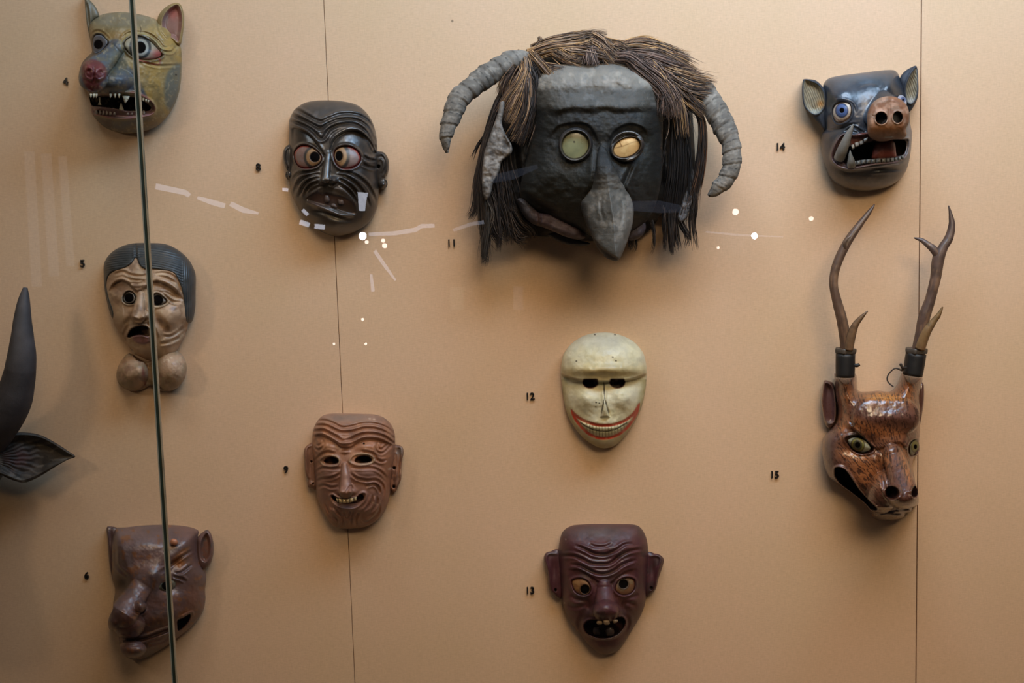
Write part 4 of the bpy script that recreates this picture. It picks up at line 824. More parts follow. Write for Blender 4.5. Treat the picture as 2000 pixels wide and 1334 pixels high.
# paint: orange patches with dark hair strokes
f.mottle((112,72,50),22,.45,.65,.7,91)
ORG=(156,96,54)
for a in ((520,470,170,50,25),(560,860,140,130,40),(700,740,60,80,0),(880,800,30,200,-12),(700,240,170,55,0),(640,500,220,50,10),(900,180,70,90,0),(350,470,40,90,-20),(380,210,60,110,0),(460,720,160,60,20),(900,720,50,40,0),(940,770,30,60,0)):
    f.paint(np.exp(-f.ell(*a)**2)*1.15, ORG, .85)
f.paint(np.exp(-f.ell(700,240,150,40)**2)*1.2,(188,124,50),.8); f.paint(np.exp(-f.ell(760,390,230,80)**2),(104,70,60),.8); f.paint(np.exp(-f.ell(230,720,60,220)**2)*1.2,(86,72,70),.9)
f.paint(np.exp(-f.ell(340,120,60,110)**2),(104,74,58),.6); f.paint(np.exp(-f.ell(850,1090,150,90)**2)*1.2,(84,50,38),.9); f.paint(np.exp(-f.ell(760,1190,200,50)**2)*1.2,(72,48,44),.9)
def dashes(f, a, dens, seed):
    ca, sa = math.cos(a), math.sin(a); u=(f.x*ca+f.y*sa); w=(-f.x*sa+f.y*ca)
    return sstep(.60,.68,noise(u/9.0+37*np.floor(w/2.1+noise(f.x,f.y,11,2)*2)*.618, np.floor(w/2.1)*3.3,1.0,seed))
hm = np.where(f.y<f.fr([0,600])[1], dashes(f,1.35,1,1), dashes(f,.85,1,2)); hm=np.where(f.ell(800,850,130,220,-16)<1, dashes(f,1.5,1,4), hm)
f.paint(hm*sstep(0,6,f.sd)*sstep(250,330,(f.x-K.ox)*K.k),(52,30,22),.8)
f.paint(np.exp(-((dm+1)/1.6)**2),(130,110,104),.6); f.paint(sstep(-.6,.8,dm),(26,20,20)); f.paint(np.exp(-((d+.5)/1.6)**2)+np.exp(-((d2+.5)/1.6)**2),(62,34,26),.9)
for cx_,cy_,rx,ry,an in ((760,1010,46,46,0),(945,1000,26,46,10)): f.paint(f.well(cx_,cy_,rx,ry,an,.2),(26,14,12))
f.paint(f.wline([(700,1060),(740,1078),(790,1070)],1.1,.9,.2)+f.wline([(935,1060),(965,1050),(970,1030)],1.1,.9,.2),(160,146,136),.7); f.paint(sstep(0,2,d)+sstep(0,2,d2),(70,44,36))
f.paint(f.wline([(290,75),(380,84),(462,62)],1,.9,0)+f.wline([(850,45),(925,62),(1003,68)],1,.9,0),(150,136,122),.7)
f.tooled(8,.8,14); f.build('face', M_DEER, root)
eye_part(root, K, [(400,588),(440,563),(490,562),(548,594),(585,650),(540,680),(490,678),(440,650)], 490, 620, 10, 82, [(58,(60,50,36)),(52,(118,114,52)),(38,(66,64,44))], (480,622,22,24), (150,150,128), hole=1)
eye_part(root, K, [(905,660),(915,610),(950,582),(972,594),(978,638),(948,694),(912,700)], 945, 638, 8, 84, [(36,(60,50,36)),(31,(112,108,50))], (950,636,14,20), (120,120,100), hole=1)
e = ear_base(K, [(192,180),(205,100),(245,100),(285,125),(300,210),(308,330),(300,430),(268,482),(235,480),(210,440),(192,360),(183,260)], BD, 14, 245, 280, 26, rim=8)
d=e.polyd([(205,180),(218,118),(270,150),(292,240),(296,350),(285,430),(240,440),(212,380),(200,280)]); e.h -= 12*sstep(-1,7,d); e.h += 3*np.exp(-((d+1)/1.8)**2); e.paint(sstep(-1,2,d),(96,66,64)); e.paint(np.exp(-e.ell(240,440,40,26)**2),(124,112,110),.8); e.paint(e.wline([(275,140),(295,240),(300,350),(292,440)],1.2,1,.1),(140,118,104),.6); e.build('ear', M_DEER, root)
e = ear_base(K, [(985,150),(1000,112),(1018,130),(1022,200),(1016,300),(1000,400),(982,468),(972,400),(975,280)], BD, 14, 998, 270, 16, rim=6); e.build('ear', M_DEER, root)
Ln = Frame(1560, 380, 3.176)
def horn_c(s,t,c):
    n=fbm(s*260,t*3.0,14,3)[:,None]; m_=fbm(s*50,t*9,5,5)[:,None]; c=c*(0.75+.5*n); k=sstep(.55,.7,m_[:,0])[:,None]*(s<.55)[:,None]; return c*(1-.6*k)+np.array((132,100,72))*.6*k
def horn_b(s,t): return .5*np.sin(t*9+s*.02)+.7*(fbm(s,t*8,6,3)-.5)
M_HORN = paint_mat('antler', rough=0.42, spec=0.5, grain=0.3, bump=0.3)
an = tube('antler', Ln, [(291,975),(288,900),(266,770),(234,650),(216,540),(238,430),(300,300),(375,190),(440,105),(471,60)], [35,34,32,28,26,27,26,21,13,2], [88,90,92,92,90,88,86,82,78,74], M_HORN, root, (88,66,52), cfun=horn_c, bumps=horn_b, sides=24)
tube('tine', Ln, [(310,960),(328,870),(350,810),(385,765),(428,722)], [28,26,20,13,2], [98,104,108,112,116], M_HORN, an, (112,86,62), cfun=horn_c, bumps=horn_b)
tube('tine', Ln, [(288,330),(286,300),(305,270),(322,262)], [12,10,7,2], [92,96,98,99], M_HORN, an, (96,78,64))
an = tube('antler', Ln, [(738,965),(760,860),(778,760),(815,650),(848,520),(866,400),(898,325),(932,270),(950,180),(930,68)], [36,36,36,32,32,36,28,26,19,2], [88,90,92,92,92,90,90,88,86,84], M_HORN, root, (84,64,54), cfun=horn_c, bumps=horn_b, sides=24)
tube('tine', Ln, [(752,955),(788,860),(830,795),(868,745),(893,695)], [32,28,20,13,2], [98,106,110,114,118], M_HORN, an, (124,96,62), cfun=horn_c, bumps=horn_b)
tube('tine', Ln, [(862,380),(835,340),(800,310),(760,282),(714,268)], [24,24,18,12,2], [90,90,88,84,80], M_HORN, an, (80,64,58), cfun=horn_c, bumps=horn_b)
M_BLK = paint_mat('dull_black_metal', rough=0.5, spec=0.4, grain=0.2, bump=0.2)
for a, b, r in (((290,985),(288,1130),60), ((728,985),(706,1122),63)):
    tube('sleeve', Ln, [a, ((a[0]+b[0])/2,(a[1]+b[1])/2), b], [r,r,r-2], [84,84,84], M_BLK, root, (30,28,27), sides=32, per=3)
    tube('rim', Ln, [(a[0]+2,a[1]-32),(a[0]+1,a[1]-18),(a[0],a[1]-2)], [r+2,r+4,r+1], [84,84,84], M_HORN, root, (70,62,54), sides=32, per=3, bumps=lambda s,t:1.3*np.sin(t*7)+.8*np.sin(t*13+1))
tube('bolt', Ln, [(345,1058),(362,1060),(378,1052)], [10,12,9], [92,94,95], M_BLK, root, (40,36,32))
tube('wire', Ln, [(668,1072),(645,1075),(632,1052),(645,1090),(600,1078),(566,1104),(549,1135),(556,1165),(588,1192)], [7,8,9,7,4.5,4.5,4.5,4.5,4], [98,102,102,100,98,96,96,98,102], M_BLK, root, (52,42,36), sides=10)
# ================================================================== mask 11, big beaked cloth mask with horns and hair
J = Frame(830, 40, 2.669)
root = empty('mask', 1150, 290, 'large black cloth mask with beak, lens eyes, shaggy hair and curved wrapped horns', 'mask')
def cloth_mat(name, rough, grain):
    m = paint_mat(name, rough=rough, spec=0.25, grain=grain, bump=0.0, mott=30)
    N, L = m.node_tree.nodes, m.node_tree.links; tc = N.new('ShaderNodeTexCoord'); b = N['Principled BSDF']
    w = N.new('ShaderNodeTexWave'); w.bands_direction = 'X'; w.inputs['Scale'].default_value = 190; w.inputs['Distortion'].default_value = 1.5
    w2 = N.new('ShaderNodeTexWave'); w2.bands_direction = 'Z'; w2.inputs['Scale'].default_value = 190; w2.inputs['Distortion'].default_value = 1.5
    L.new(tc.outputs['Object'], w.inputs[0]); L.new(tc.outputs['Object'], w2.inputs[0])
    a = N.new('ShaderNodeMath'); a.operation = 'ADD'; L.new(w.outputs['Fac'], a.inputs[0]); L.new(w2.outputs['Fac'], a.inputs[1])
    bp = N.new('ShaderNodeBump'); bp.inputs['Strength'].default_value = 0.25; bp.inputs['Distance'].default_value = 0.0006
    L.new(a.outputs[0], bp.inputs['Height']); L.new(bp.outputs[0], b.inputs['Normal'])
    return m
M_CLOTH = cloth_mat('black_waxed_cloth', 0.55, 0.22)
M_WRAP = cloth_mat('grey_cloth_wrap', 0.8, 0.3)
DK = (40, 39, 38)
# the wide cloth hood behind everything
f = Carve(J, [(520,210),(600,160),(760,130),(900,130),(1060,150),(1200,200),(1320,300),(1385,430),(1402,600),(1408,760),(1395,900),(1350,1030),(1270,1058),(1235,1010),(1200,1060),(1140,1120),(1080,1145),(1000,1130),(860,1150),(700,1130),(540,1125),(480,1130),(420,1085),(360,1030),(318,930),(296,800),(300,680),(325,540),(365,420),(430,300)], step=1.7, color=(24,23,23))
f.dome(840, 640, 118, rim=22, a=2.6, b=0.6); f.tooled(30, 5, 3); f.tooled(12, 1.5, 8)
f.crease([(1220,520),(1235,700),(1230,900)],5,8,.2); f.crease([(480,520),(470,700),(500,900)],6,8,.2)
f.mottle((18,18,19),40,.4,.6,.8,3); f.build('hood', M_CLOTH, root)
# face
f = Carve(J, [(562,330),(590,270),(640,240),(740,226),(850,235),(960,220),(1050,235),(1120,265),(1190,300),(1225,360),(1240,480),(1240,640),(1235,800),(1215,920),(1180,1010),(1130,1070),(1040,1120),(900,1130),(800,1100),(700,1060),(620,1010),(560,980),(500,920),(500,840),(530,700),(550,560),(556,440)], step=1.5, color=(31,30,28))
f.dome(890, 640, 196, rim=96, a=3.0, b=0.55)
f.h += 8*np.exp(-f.ell(900,300,330,60)**2)
f.shelf([(640,372),(700,358),(790,362),(850,340),(930,348),(1010,332),(1090,342),(1170,322)], 3, 8, 22, 1, .25)
f.shelf([(600,462),(690,468),(770,456),(850,462),(940,452),(1030,464),(1120,456),(1215,462)], 8, 11, 44, 1, .2)
f.ridge([(600,440),(700,450),(850,440),(1000,446),(1200,440)],7,2.5,.3); f.ridge([(760,260),(800,330)],5,3,.4); f.ridge([(1030,260),(1000,330)],6,3,.4)
f.shelf([(660,620),(690,560),(760,540),(840,545),(880,590),(900,650)], -7, 4, 18, -1, .15); f.shelf([(960,640),(990,580),(1060,545),(1130,560),(1160,610)], -7, 4, 18, -1, .15)
f.h -= 20*np.exp(-f.ell(785,650,110,100)**2) + 20*np.exp(-f.ell(1055,650,110,95)**2)
f.bump(930,760,50,110,10); f.bump(950,860,110,140,26)
f.crease([(1085,740),(1060,800),(1035,870),(1060,920)],4,6,.2); f.crease([(900,640),(895,740),(880,860),(820,960)],6,5,.2); f.crease([(500,900),(600,960),(700,1010)],6,6,.2)
f.tooled(34,4,11); f.tooled(10,1.6,12); f.tooled(5,.6,14)
f.mottle((44,43,38),26,.5,.75,.6,15)
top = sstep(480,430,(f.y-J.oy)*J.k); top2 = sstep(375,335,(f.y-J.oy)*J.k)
f.paint(top*.8,(82,78,71)); f.paint(top2*.85,(124,117,107)); f.mottle((152,143,130),14,.5,.75,.6,18,where=top2); f.mottle((104,102,98),12,.55,.8,.5,19,where=top)  # cloth sheen from the key light painted as grey bands on the forehead
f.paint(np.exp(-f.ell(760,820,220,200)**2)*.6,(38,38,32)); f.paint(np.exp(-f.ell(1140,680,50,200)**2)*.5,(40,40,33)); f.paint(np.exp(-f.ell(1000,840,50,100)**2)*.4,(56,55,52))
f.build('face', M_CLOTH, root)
# beak
fb = FACE[0]; kk = J.k
f = Carve(J, [(912,650),(896,720),(888,790),(872,850),(842,900),(812,950),(822,1010),(850,1085),(880,1150),(908,1200),(945,1238),(985,1253),(1006,1252),(1022,1232),(1042,1185),(1062,1130),(1082,1060),(1088,985),(1076,930),(1045,875),(1018,830),(990,770),(962,710),(940,660)], step=1.3, color=(33,32,30))
yy_ = (f.y - J.oy) * kk
ys = np.arange(640, 881, 40); xs_ = np.interp(ys, [640, 880], [925, 955]); fh = []
for a_, b_ in zip(xs_, ys):
    q = J([a_, b_]); n_ = np.argmin((fb.x - q[0]) ** 2 + (fb.y - q[1]) ** 2); fh.append(fb.h[n_])
base_ = np.interp(yy_, list(ys) + [1240], list(np.array(fh) + np.linspace(0, 6, len(fh))) + [fh[-1] + 56])
amp_ = 5 + 17 * sstep(680, 1000, yy_); t_ = np.clip(f.sd / (9 + 9 * sstep(700, 1000, yy_)), 0, 1)
f.h += base_ - 4 + amp_ * np.sqrt(1 - (1 - t_) ** 2); c_ = f.line([(926,660),(945,780),(962,900),(985,1060),(992,1180),(1000,1250)]); f.h -= .95 * c_[0] * sstep(700, 900, yy_)
f.shelf([(880,1140),(930,1190),(990,1230),(1015,1235)],8,3,14,1,.1)
f.crease([(925,900),(915,980),(940,1060)],3,2,.3); f.crease([(1020,920),(1030,1000),(1018,1080)],3,2,.3); f.tooled(20,3,22); f.tooled(7,1,23)
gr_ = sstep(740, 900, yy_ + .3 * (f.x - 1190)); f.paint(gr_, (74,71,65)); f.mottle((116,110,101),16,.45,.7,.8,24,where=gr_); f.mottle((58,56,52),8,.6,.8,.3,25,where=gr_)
f.paint(f.wpoly([(880,1140),(930,1195),(990,1235),(1010,1250),(950,1248),(905,1200)],3),(34,32,30))
f.paint(np.exp(-((f.line([(815,950),(850,1080),(900,1180)])[0])/7)**2), (44,42,39), .8); f.paint(np.exp(-((f.line([(1080,960),(1078,1060),(1050,1160)])[0])/4)**2), (120,114,106), .5)
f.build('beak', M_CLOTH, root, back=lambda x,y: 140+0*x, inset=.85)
# lower lip roll and under jaw
f = Carve(J, [(640,1115),(700,1105),(790,1140),(860,1160),(850,1172),(790,1176),(730,1165),(680,1145)], step=1.3, color=(34,32,32)); f.h += 84; f.edge(6,12); f.tooled(10,2,3); f.build('jaw', M_CLOTH, root, back=60)
f = Carve(J, [(480,935),(520,930),(570,975),(600,1000),(650,1000),(700,1018),(760,1055),(810,1085),(835,1130),(800,1142),(740,1130),(680,1105),(620,1080),(560,1060),(510,1010)], step=1.2, color=(74,60,64))
f.h += 128; f.edge(11,24); f.tooled(16,3,31); f.crease([(595,1000),(600,1040),(592,1075)],2.5,4,.1); f.mottle((92,82,88),12,.5,.7,.7,33); f.mottle((54,44,44),14,.5,.7,.6,35); f.paint(1-sstep(520,600,(f.x-J.ox)*J.k),(46,44,44),.8); f.build('lip', M_CLOTH, root, back=70)
f = Carve(J, [(1070,1075),(1110,1060),(1145,1050),(1150,1090),(1125,1130),(1075,1148),(1055,1130)], step=1.2, color=(66,58,62)); f.h += 112; f.edge(8,14); f.tooled(10,2,5); f.build('lip', M_CLOTH, root, back=70)
# goggle eyes
def goggle(cx, cy, rx, ry, ang, lrx, lry, lcx, lcy, lang, top, col, lens_extra):
    th = np.linspace(0, 2*math.pi, 36, endpoint=False); a = math.radians(ang)
    o = [(cx+rx*math.cos(t)*math.cos(a)-ry*math.sin(t)*math.sin(a), cy+rx*math.cos(t)*math.sin(a)+ry*math.sin(t)*math.cos(a)) for t in th]
    g = Carve(J, o, step=1.0, color=(30,27,26)); r = g.ell(cx,cy,rx,ry,ang); rl = g.ell(lcx,lcy,lrx,lry,lang)
    g.h += top + 8*np.sqrt(np.clip(1-((r-.9)/.14)**2,0,1)) + 5*np.exp(-((rl-1.12)/.07)**2) - 6*sstep(1.06,.98,rl)
    g.paint(np.exp(-((rl-1.12)/.08)**2),(62,54,48),.6); g.build('eye_ring', M_GLOSS, root, back=top-26, inset=.95)
    a = math.radians(lang); o = [(lcx+lrx*math.cos(t)*math.cos(a)-lry*math.sin(t)*math.sin(a), lcy+lrx*math.cos(t)*math.sin(a)+lry*math.sin(t)*math.cos(a)) for t in th]
    l = Carve(J, o, step=1.0, color=col); l.dome(lcx,lcy,3,rim=0.5,a=2,b=.8); l.h += top; lens_extra(l); l.build('lens', M_LENS, root, back=top-4)
M_LENS = paint_mat('painted_lens', rough=0.3, spec=0.5, coat=0.3, grain=0.12, bump=0.05)
def lx(l): l.mottle((104,106,78),20,.45,.7,.6,4); l.paint(l.well(778,633,5,5,soft=.4),(40,40,30)); l.paint(1-sstep(0,2,l.sd),(80,76,60),.8)
def rx_(l): l.paint(l.wline([(990,665),(1030,655),(1070,640),(1115,625)],.8,.8,0),(120,84,46),.9); l.paint(l.wline([(1012,625),(1025,655)],1,.8,0),(110,76,40),.9); l.mottle((206,176,122),14,.45,.6,.5,6); l.paint(1-sstep(0,2,l.sd),(110,84,56),.8)
goggle(785,647,90,90,0,68,72,784,650,40,186,(122,122,88),lx)
goggle(1053,655,92,80,-20,72,48,1052,662,-22,195,(186,150,98),rx_)  # orange reflection in this lens is painted into its colour
# leather ear flaps
f = Carve(J, [(392,428),(412,422),(414,450),(402,540),(425,600),(452,650),(452,690),(420,720),(398,740),(385,790),(355,850),(340,910),(318,935),(300,890),(298,800),(310,690),(335,610),(360,540),(380,480)], step=1.2, color=(116,108,100))
f.h += 142; f.edge(6,9); f.tooled(20,5,41); f.tooled(6,1.5,42); f.ridge([(405,540),(425,610),(450,655),(430,710)],3,5); f.mottle((66,62,58),16,.45,.7,.8,43); f.mottle((152,144,134),9,.55,.75,.7,44); f.build('ear_flap', M_WRAP, root, back=112)
f = Carve(J, [(1390,770),(1402,800),(1404,870),(1395,940),(1375,1000),(1355,1042),(1325,1050),(1318,1020),(1335,960),(1345,920),(1362,880),(1380,820)], step=1.2, color=(84,82,82))
f.h += 104; f.edge(5,6); f.tooled(12,3,45); f.tooled(5,1.2,46); f.mottle((124,122,122),8,.5,.7,.7,47); f.build('ear_flap', M_WRAP, root, back=90)
# cloth wrapped horns
def wrapb(s, t): 
    q = s/24 + t*0.16*np.cos(t*.5)*0 + .18*np.sin(t+1); fr_ = q-np.floor(q); return 3.2*fr_*(1-.3*fr_) - 1.2 + 4.2*(fbm(s+200, t*14, 20, 3)-.5) + 1.6*(fbm(s*2+90,t*30,9,5)-.5)
def wrapc(s, t, c):
    L_ = s*15; n = fbm(s*300, t*20, 22, 3)[:,None]; q = (L_+.2*np.sin(t+1)); fr_=(q-np.floor(q))[:,None]; c = c*(.72+.6*n); c = c*(1-.45*np.exp(-(fr_/.07)**2)); pale = sstep(.60,.72,fbm(s*500,t*24,10,8))[:,None]; return c*(1-.5*pale)+np.array((156,148,136))*.5*pale
tube('horn', J, [(560,225),(480,205),(400,238),(320,288),(245,345),(178,410),(145,490),(120,560),(106,620),(118,690)], [46,50,56,58,56,54,48,40,30,6], [90,100,108,116,124,130,134,136,136,134], M_WRAP, root, (108,102,94), sides=40, per=14, bumps=wrapb, cfun=wrapc)
tube('horn', J, [(1440,330),(1478,410),(1520,480),(1558,555),(1590,630),(1600,700),(1598,765),(1568,830),(1520,880),(1478,915)], [50,58,62,58,52,50,46,42,34,8], [90,100,112,122,130,134,136,136,134,130], M_WRAP, root, (108,102,94), sides=40, per=14, bumps=wrapb, cfun=wrapc)
# ------------------------------------------------------------------ hair
M_HAIR = paint_mat('dry_hair', rough=0.6, spec=0.35, grain=0.2, bump=0.0)
def tuft(path, heights, w0, w1, n, cols, thick=1.9, jit=1.0, wave=3.6, seed=0, name='hair_tuft', parent=None, ragged=.25, kink=0):
    """a lock of hair: n tapering strands that follow a measured path and fan out from width w0 to w1 (crop pixels)"""
    n = int(n * 1.5); R = np.random.RandomState(seed); k = J.k; p = catmull(np.column_stack([J(path), heights]), False, 5); m = len(p)
    t = np.linspace(0, 1, m); T = np.gradient(p[:, :2], axis=0); T /= np.maximum(np.linalg.norm(T, axis=1), 1e-6)[:, None]; Nn = np.column_stack([-T[:, 1], T[:, 0]])
    V = []; F = []; C = []; S = 10
    for i in range(n):
        a = R.uniform(-1, 1); b = a + R.normal(0, .34) * jit + (R.normal(0, .9) if R.rand() < .14 else 0); t0 = R.uniform(0, .18); t1 = 1 - abs(R.normal(0, ragged)) * .8; t1 = max(t1, t0 + .25)
        tt = np.linspace(t0, t1, S); ix = tt * (m - 1); c = np.column_stack([np.interp(ix, np.arange(m), p[:, q]) for q in range(3)]); nn = np.column_stack([np.interp(ix, np.arange(m), Nn[:, q]) for q in range(2)])
        off = (a * (1 - tt) * w0 + b * tt * w1) / 2 / k + wave * np.sin(tt * R.uniform(4, 9) + R.uniform(0, 6)) * tt * R.uniform(.3, 1)
        u = c[:, 0] + nn[:, 0] * off; v = c[:, 1] + nn[:, 1] * off; hh = c[:, 2] + R.uniform(-7, 7) - 6 * abs(a) + 3 * np.sin(tt * 5 + R.uniform(0, 6))
        r = thick * R.uniform(.55, 1.1) * np.clip(np.minimum(1, (1.04 - (tt - t0) / (t1 - t0)) * 2.2), .12, 1) * .5
        Cc_ = P(u, v, hh); tg = np.gradient(Cc_, axis=0); tg /= np.linalg.norm(tg, axis=1)[:, None]; A_ = np.cross(tg, [0, 1., 0]); A_ /= np.maximum(np.linalg.norm(A_, axis=1), 1e-6)[:, None]; B_ = np.cross(tg, A_)
        base = len(V) and sum(len(q) for q in V) or 0
        ring = np.stack([Cc_ + A_ * (r / 1000)[:, None], Cc_ - B_ * (r / 1400)[:, None] * (-1), Cc_ - A_ * (r / 1000)[:, None]], 1).reshape(-1, 3)
        V.append(ring); col = np.array(cols[R.randint(len(cols))], float) * R.uniform(.75, 1.2); C.append(np.tile(col, (len(ring), 1)))
        j = np.arange(S - 1) * 3 + base
        for q in range(3): F.append(np.column_stack([j + q, j + (q + 1) % 3, j + 3 + (q + 1) % 3, j + 3 + q]))
    V = np.concatenate(V); F = np.concatenate(F); C = np.concatenate(C); Kc = np.concatenate([lin(np.clip(C, 0, 255)), np.ones((len(C), 1))], 1)
    return mesh_obj(name, V, F, M_HAIR, parent or root, Kc, smooth=True, kind='stuff')
LT = [(156,122,90),(122,92,68),(92,68,54),(184,142,94),(66,50,42),(138,114,94)]; DKH = [(44,37,34),(34,29,27),(58,48,42),(70,58,50)]; GR = [(116,92,80),(88,68,58),(132,108,94),(66,50,44)]
sd_ = 100
for path, hts, w0, w1, n, cols in (
    # crown
    ([(560,160),(650,120),(760,95),(860,80),(955,72)], [80,92,98,96,90], 70, 40, 90, LT), ([(540,190),(640,150),(740,140),(830,130),(900,110)], [84,100,110,108,100], 80, 60, 110, LT),
    ([(640,130),(700,170),(760,200),(830,215)], [90,112,122,126], 60, 40, 90, LT), ([(560,150),(600,110),(595,90),(590,84)], [80,84,82,80], 26, 8, 18, LT),
    ([(780,110),(820,80),(870,72),(955,66)], [86,90,88,84], 30, 16, 40, LT), ([(850,90),(900,120),(940,160),(1000,215)], [92,110,120,126], 90, 60, 110, LT), ([(865,130),(868,180),(866,238)], [112,126,134], 56, 66, 110, GR),
    ([(900,110),(960,130),(1020,140),(1060,160)], [90,104,110,112], 70, 60, 80, LT), ([(1020,130),(1100,105),(1180,110),(1280,150),(1390,200)], [90,94,96,96,92], 34, 40, 90, LT),
    ([(1030,150),(1120,140),(1220,165),(1330,220),(1420,270)], [96,104,108,106,98], 70, 60, 130, LT), ([(1050,180),(1150,190),(1250,220),(1350,260),(1430,300)], [104,116,118,112,100], 80, 60, 130, GR),
    ([(980,190),(1060,190),(1130,240),(1190,320)], [112,126,132,134], 60, 60, 110, GR), ([(720,150),(800,160),(900,175),(1000,200)], [104,116,122,120], 60, 50, 90, LT),
    # left side
    ([(545,160),(590,210),(650,280),(725,350)], [100,128,140,146], 30, 40, 46, LT), ([(560,170),(620,240),(670,310),(695,370)], [100,128,140,146], 26, 16, 26, [(150,112,66),(128,98,62)]), ([(530,190),(600,240),(680,260),(740,270)], [100,126,136,140], 50, 40, 60, LT),
    ([(520,170),(530,250),(500,330),(440,420),(400,500)], [100,124,130,128,124], 60, 60, 110, LT), ([(540,200),(520,330),(480,430),(430,540),(410,480)][:4], [104,130,136,136], 50, 60, 100, LT),
    ([(545,200),(548,330),(540,450),(500,560),(460,640)], [106,134,140,140,138], 60, 80, 140, LT+DKH), ([(560,250),(560,400),(545,480),(510,590),(470,640)], [110,138,142,142,140], 40, 60, 60, DKH),
    ([(510,160),(470,230),(420,320),(400,400)], [96,112,118,116], 50, 60, 80, LT+DKH), ([(500,180),(560,260),(580,330),(560,390)], [100,126,134,138], 70, 60, 90, DKH),
    # right side
    ([(1060,200),(1150,270),(1240,350),(1290,440),(1300,520)], [116,136,142,142,140], 80, 90, 170, GR), ([(1150,190),(1230,280),(1280,380),(1320,520)], [114,134,140,140], 60, 50, 100, GR+LT),
    ([(1200,220),(1290,270),(1390,300),(1525,330)], [110,122,120,110], 60, 60, 120, LT), ([(1220,260),(1310,320),(1400,360),(1510,370)], [114,128,126,116], 60, 60, 120, LT+DKH),
    ([(1260,290),(1340,380),(1400,440),(1470,500)], [118,130,126,118], 60, 60, 110, LT+DKH), ([(1290,320),(1320,420),(1340,520),(1350,620)], [122,132,132,130], 60, 60, 110, DKH+LT), ([(1180,230),(1250,330),(1245,430),(1240,500)], [120,138,142,142], 50, 50, 80, DKH+GR),
    ([(1100,160),(1200,150),(1300,190),(1380,220)], [100,106,104,98], 60, 50, 90, LT), ([(1330,330),(1390,400),(1420,470),(1440,520)], [110,118,116,112], 50, 30, 50, DKH),
    # long hanging locks, left
    ([(440,330),(380,440),(340,560),(300,720),(275,860),(262,980),(222,1040)], [100,104,104,100,96,92,90], 50, 26, 110, DKH), ([(420,380),(350,520),(310,680),(290,860),(300,1040),(315,1150),(312,1285)], [96,100,100,98,96,92,88], 40, 36, 120, DKH+[(88,78,68)]),
    ([(340,560),(300,620),(262,680),(238,735)], [90,90,88,86], 14, 16, 9, DKH), ([(300,880),(320,980),(325,1080),(310,1200),(318,1270)], [112,110,104,98,94], 36, 30, 70, [(84,74,64),(62,54,48)]), ([(340,850),(370,960),(385,1080),(385,1210)], [110,108,100,94], 50, 20, 60, DKH), ([(350,880),(400,980),(430,1080),(440,1180)], [110,106,98,92], 60, 40, 60, DKH),
    ([(400,900),(450,1020),(470,1110),(512,1200)], [108,100,94,90], 30, 14, 16, DKH), ([(440,960),(500,1060),(550,1100),(560,1140)], [100,96,92,88], 60, 50, 40, DKH), ([(330,900),(340,1010),(370,1110),(420,1160)], [108,104,98,92], 40, 50, 50, DKH),
    ([(300,900),(350,1000),(330,1080),(300,1150)], [110,106,100,94], 30, 30, 30, [(84,74,64)]), ([(380,1000),(470,1100),(500,1130),(540,1120)], [96,92,90,88], 50, 50, 40, DKH),
    # long hanging locks, right
    ([(1400,440),(1440,520),(1445,640),(1430,780),(1400,900),(1340,1060)], [104,108,108,106,104,100], 34, 40, 60, DKH+[(96,66,46)]), ([(1430,500),(1450,640),(1452,760),(1420,900),(1410,1000)], [104,106,104,100,96], 16, 20, 18, [(96,66,46),DKH[0]]),
    ([(1380,820),(1400,960),(1390,1060),(1410,1200)], [104,100,96,92], 40, 36, 36, DKH), ([(1350,960),(1330,1040),(1370,1120),(1360,1190)], [102,98,94,90], 30, 24, 20, DKH), ([(1290,980),(1285,1080),(1285,1160),(1290,1225)], [100,98,92,88], 40, 20, 50, DKH),
    ([(1240,960),(1248,1060),(1250,1130),(1248,1210)], [100,96,92,88], 26, 12, 22, DKH), ([(1300,1020),(1310,1100),(1325,1200)], [98,92,88], 30, 20, 18, DKH), ([(1180,1040),(1195,1120),(1180,1220)], [98,92,88], 20, 8, 10, DKH), ([(1080,1110),(1085,1160),(1090,1210)], [96,90,86], 50, 30, 14, DKH), ([(1330,420),(1330,600),(1330,800),(1300,1050)], [118,118,114,104], 90, 110, 110, [(28,25,24),(36,31,29)]), ([(380,560),(380,760),(400,900),(420,1040)], [112,114,112,104], 90, 120, 130, DKH)):
    sd_ += 1; tuft(path, hts, w0, w1, n, cols, seed=sd_)

# ================================================================== buffalo mask, mostly outside the frame on the left
Bf = Frame(0, 540, 3.03)
root = empty('mask', -60, 900, 'black buffalo mask at the left edge, only its upright horn and leaf-shaped ear in view', 'mask')
f = Carve(Bf, [(-820,820),(-600,780),(-400,770),(-200,790),(-60,860),(0,950),(30,1060),(20,1170),(-30,1260),(-90,1500),(-140,1800),(-220,2060),(-400,2140),(-580,2060),(-660,1800),(-720,1500),(-800,1260),(-850,1150),(-850,950)], step=3, color=(40,36,34))
f.dome(-400,1500,170,rim=40,a=2.4,b=.7); f.capsule((-400,1100),(-400,1850),200,170,150,240,20); f.bump(-600,1150,60,60,16); f.bump(-200,1150,60,60,16); f.tooled(12,1.2,5); f.build('face', M_SEMI, root)
tube('horn', Bf, [(-180,1010),(-80,950),(0,850),(72,740),(112,600),(128,480),(132,360),(134,240),(142,140),(150,68)], [120,128,125,112,95,84,66,50,34,14], [70,90,110,124,134,138,136,130,122,114], M_DULL, root, (60,57,59), sides=40, bumps=lambda s,t:1.0*(fbm(s,t*10,14,3)-.5), cfun=lambda s,t,c:c*(.8+.4*fbm(s*200,t*8,12,3)[:,None])+np.where((s>.6)[:,None],10,0))
e = Carve(Bf, [(-60,960),(0,942),(70,925),(150,922),(240,938),(330,985),(400,1030),(446,1066),(400,1085),(330,1125),(250,1175),(180,1210),(130,1220),(60,1200),(0,1170),(-60,1130)], step=1.1, color=(66,60,54))
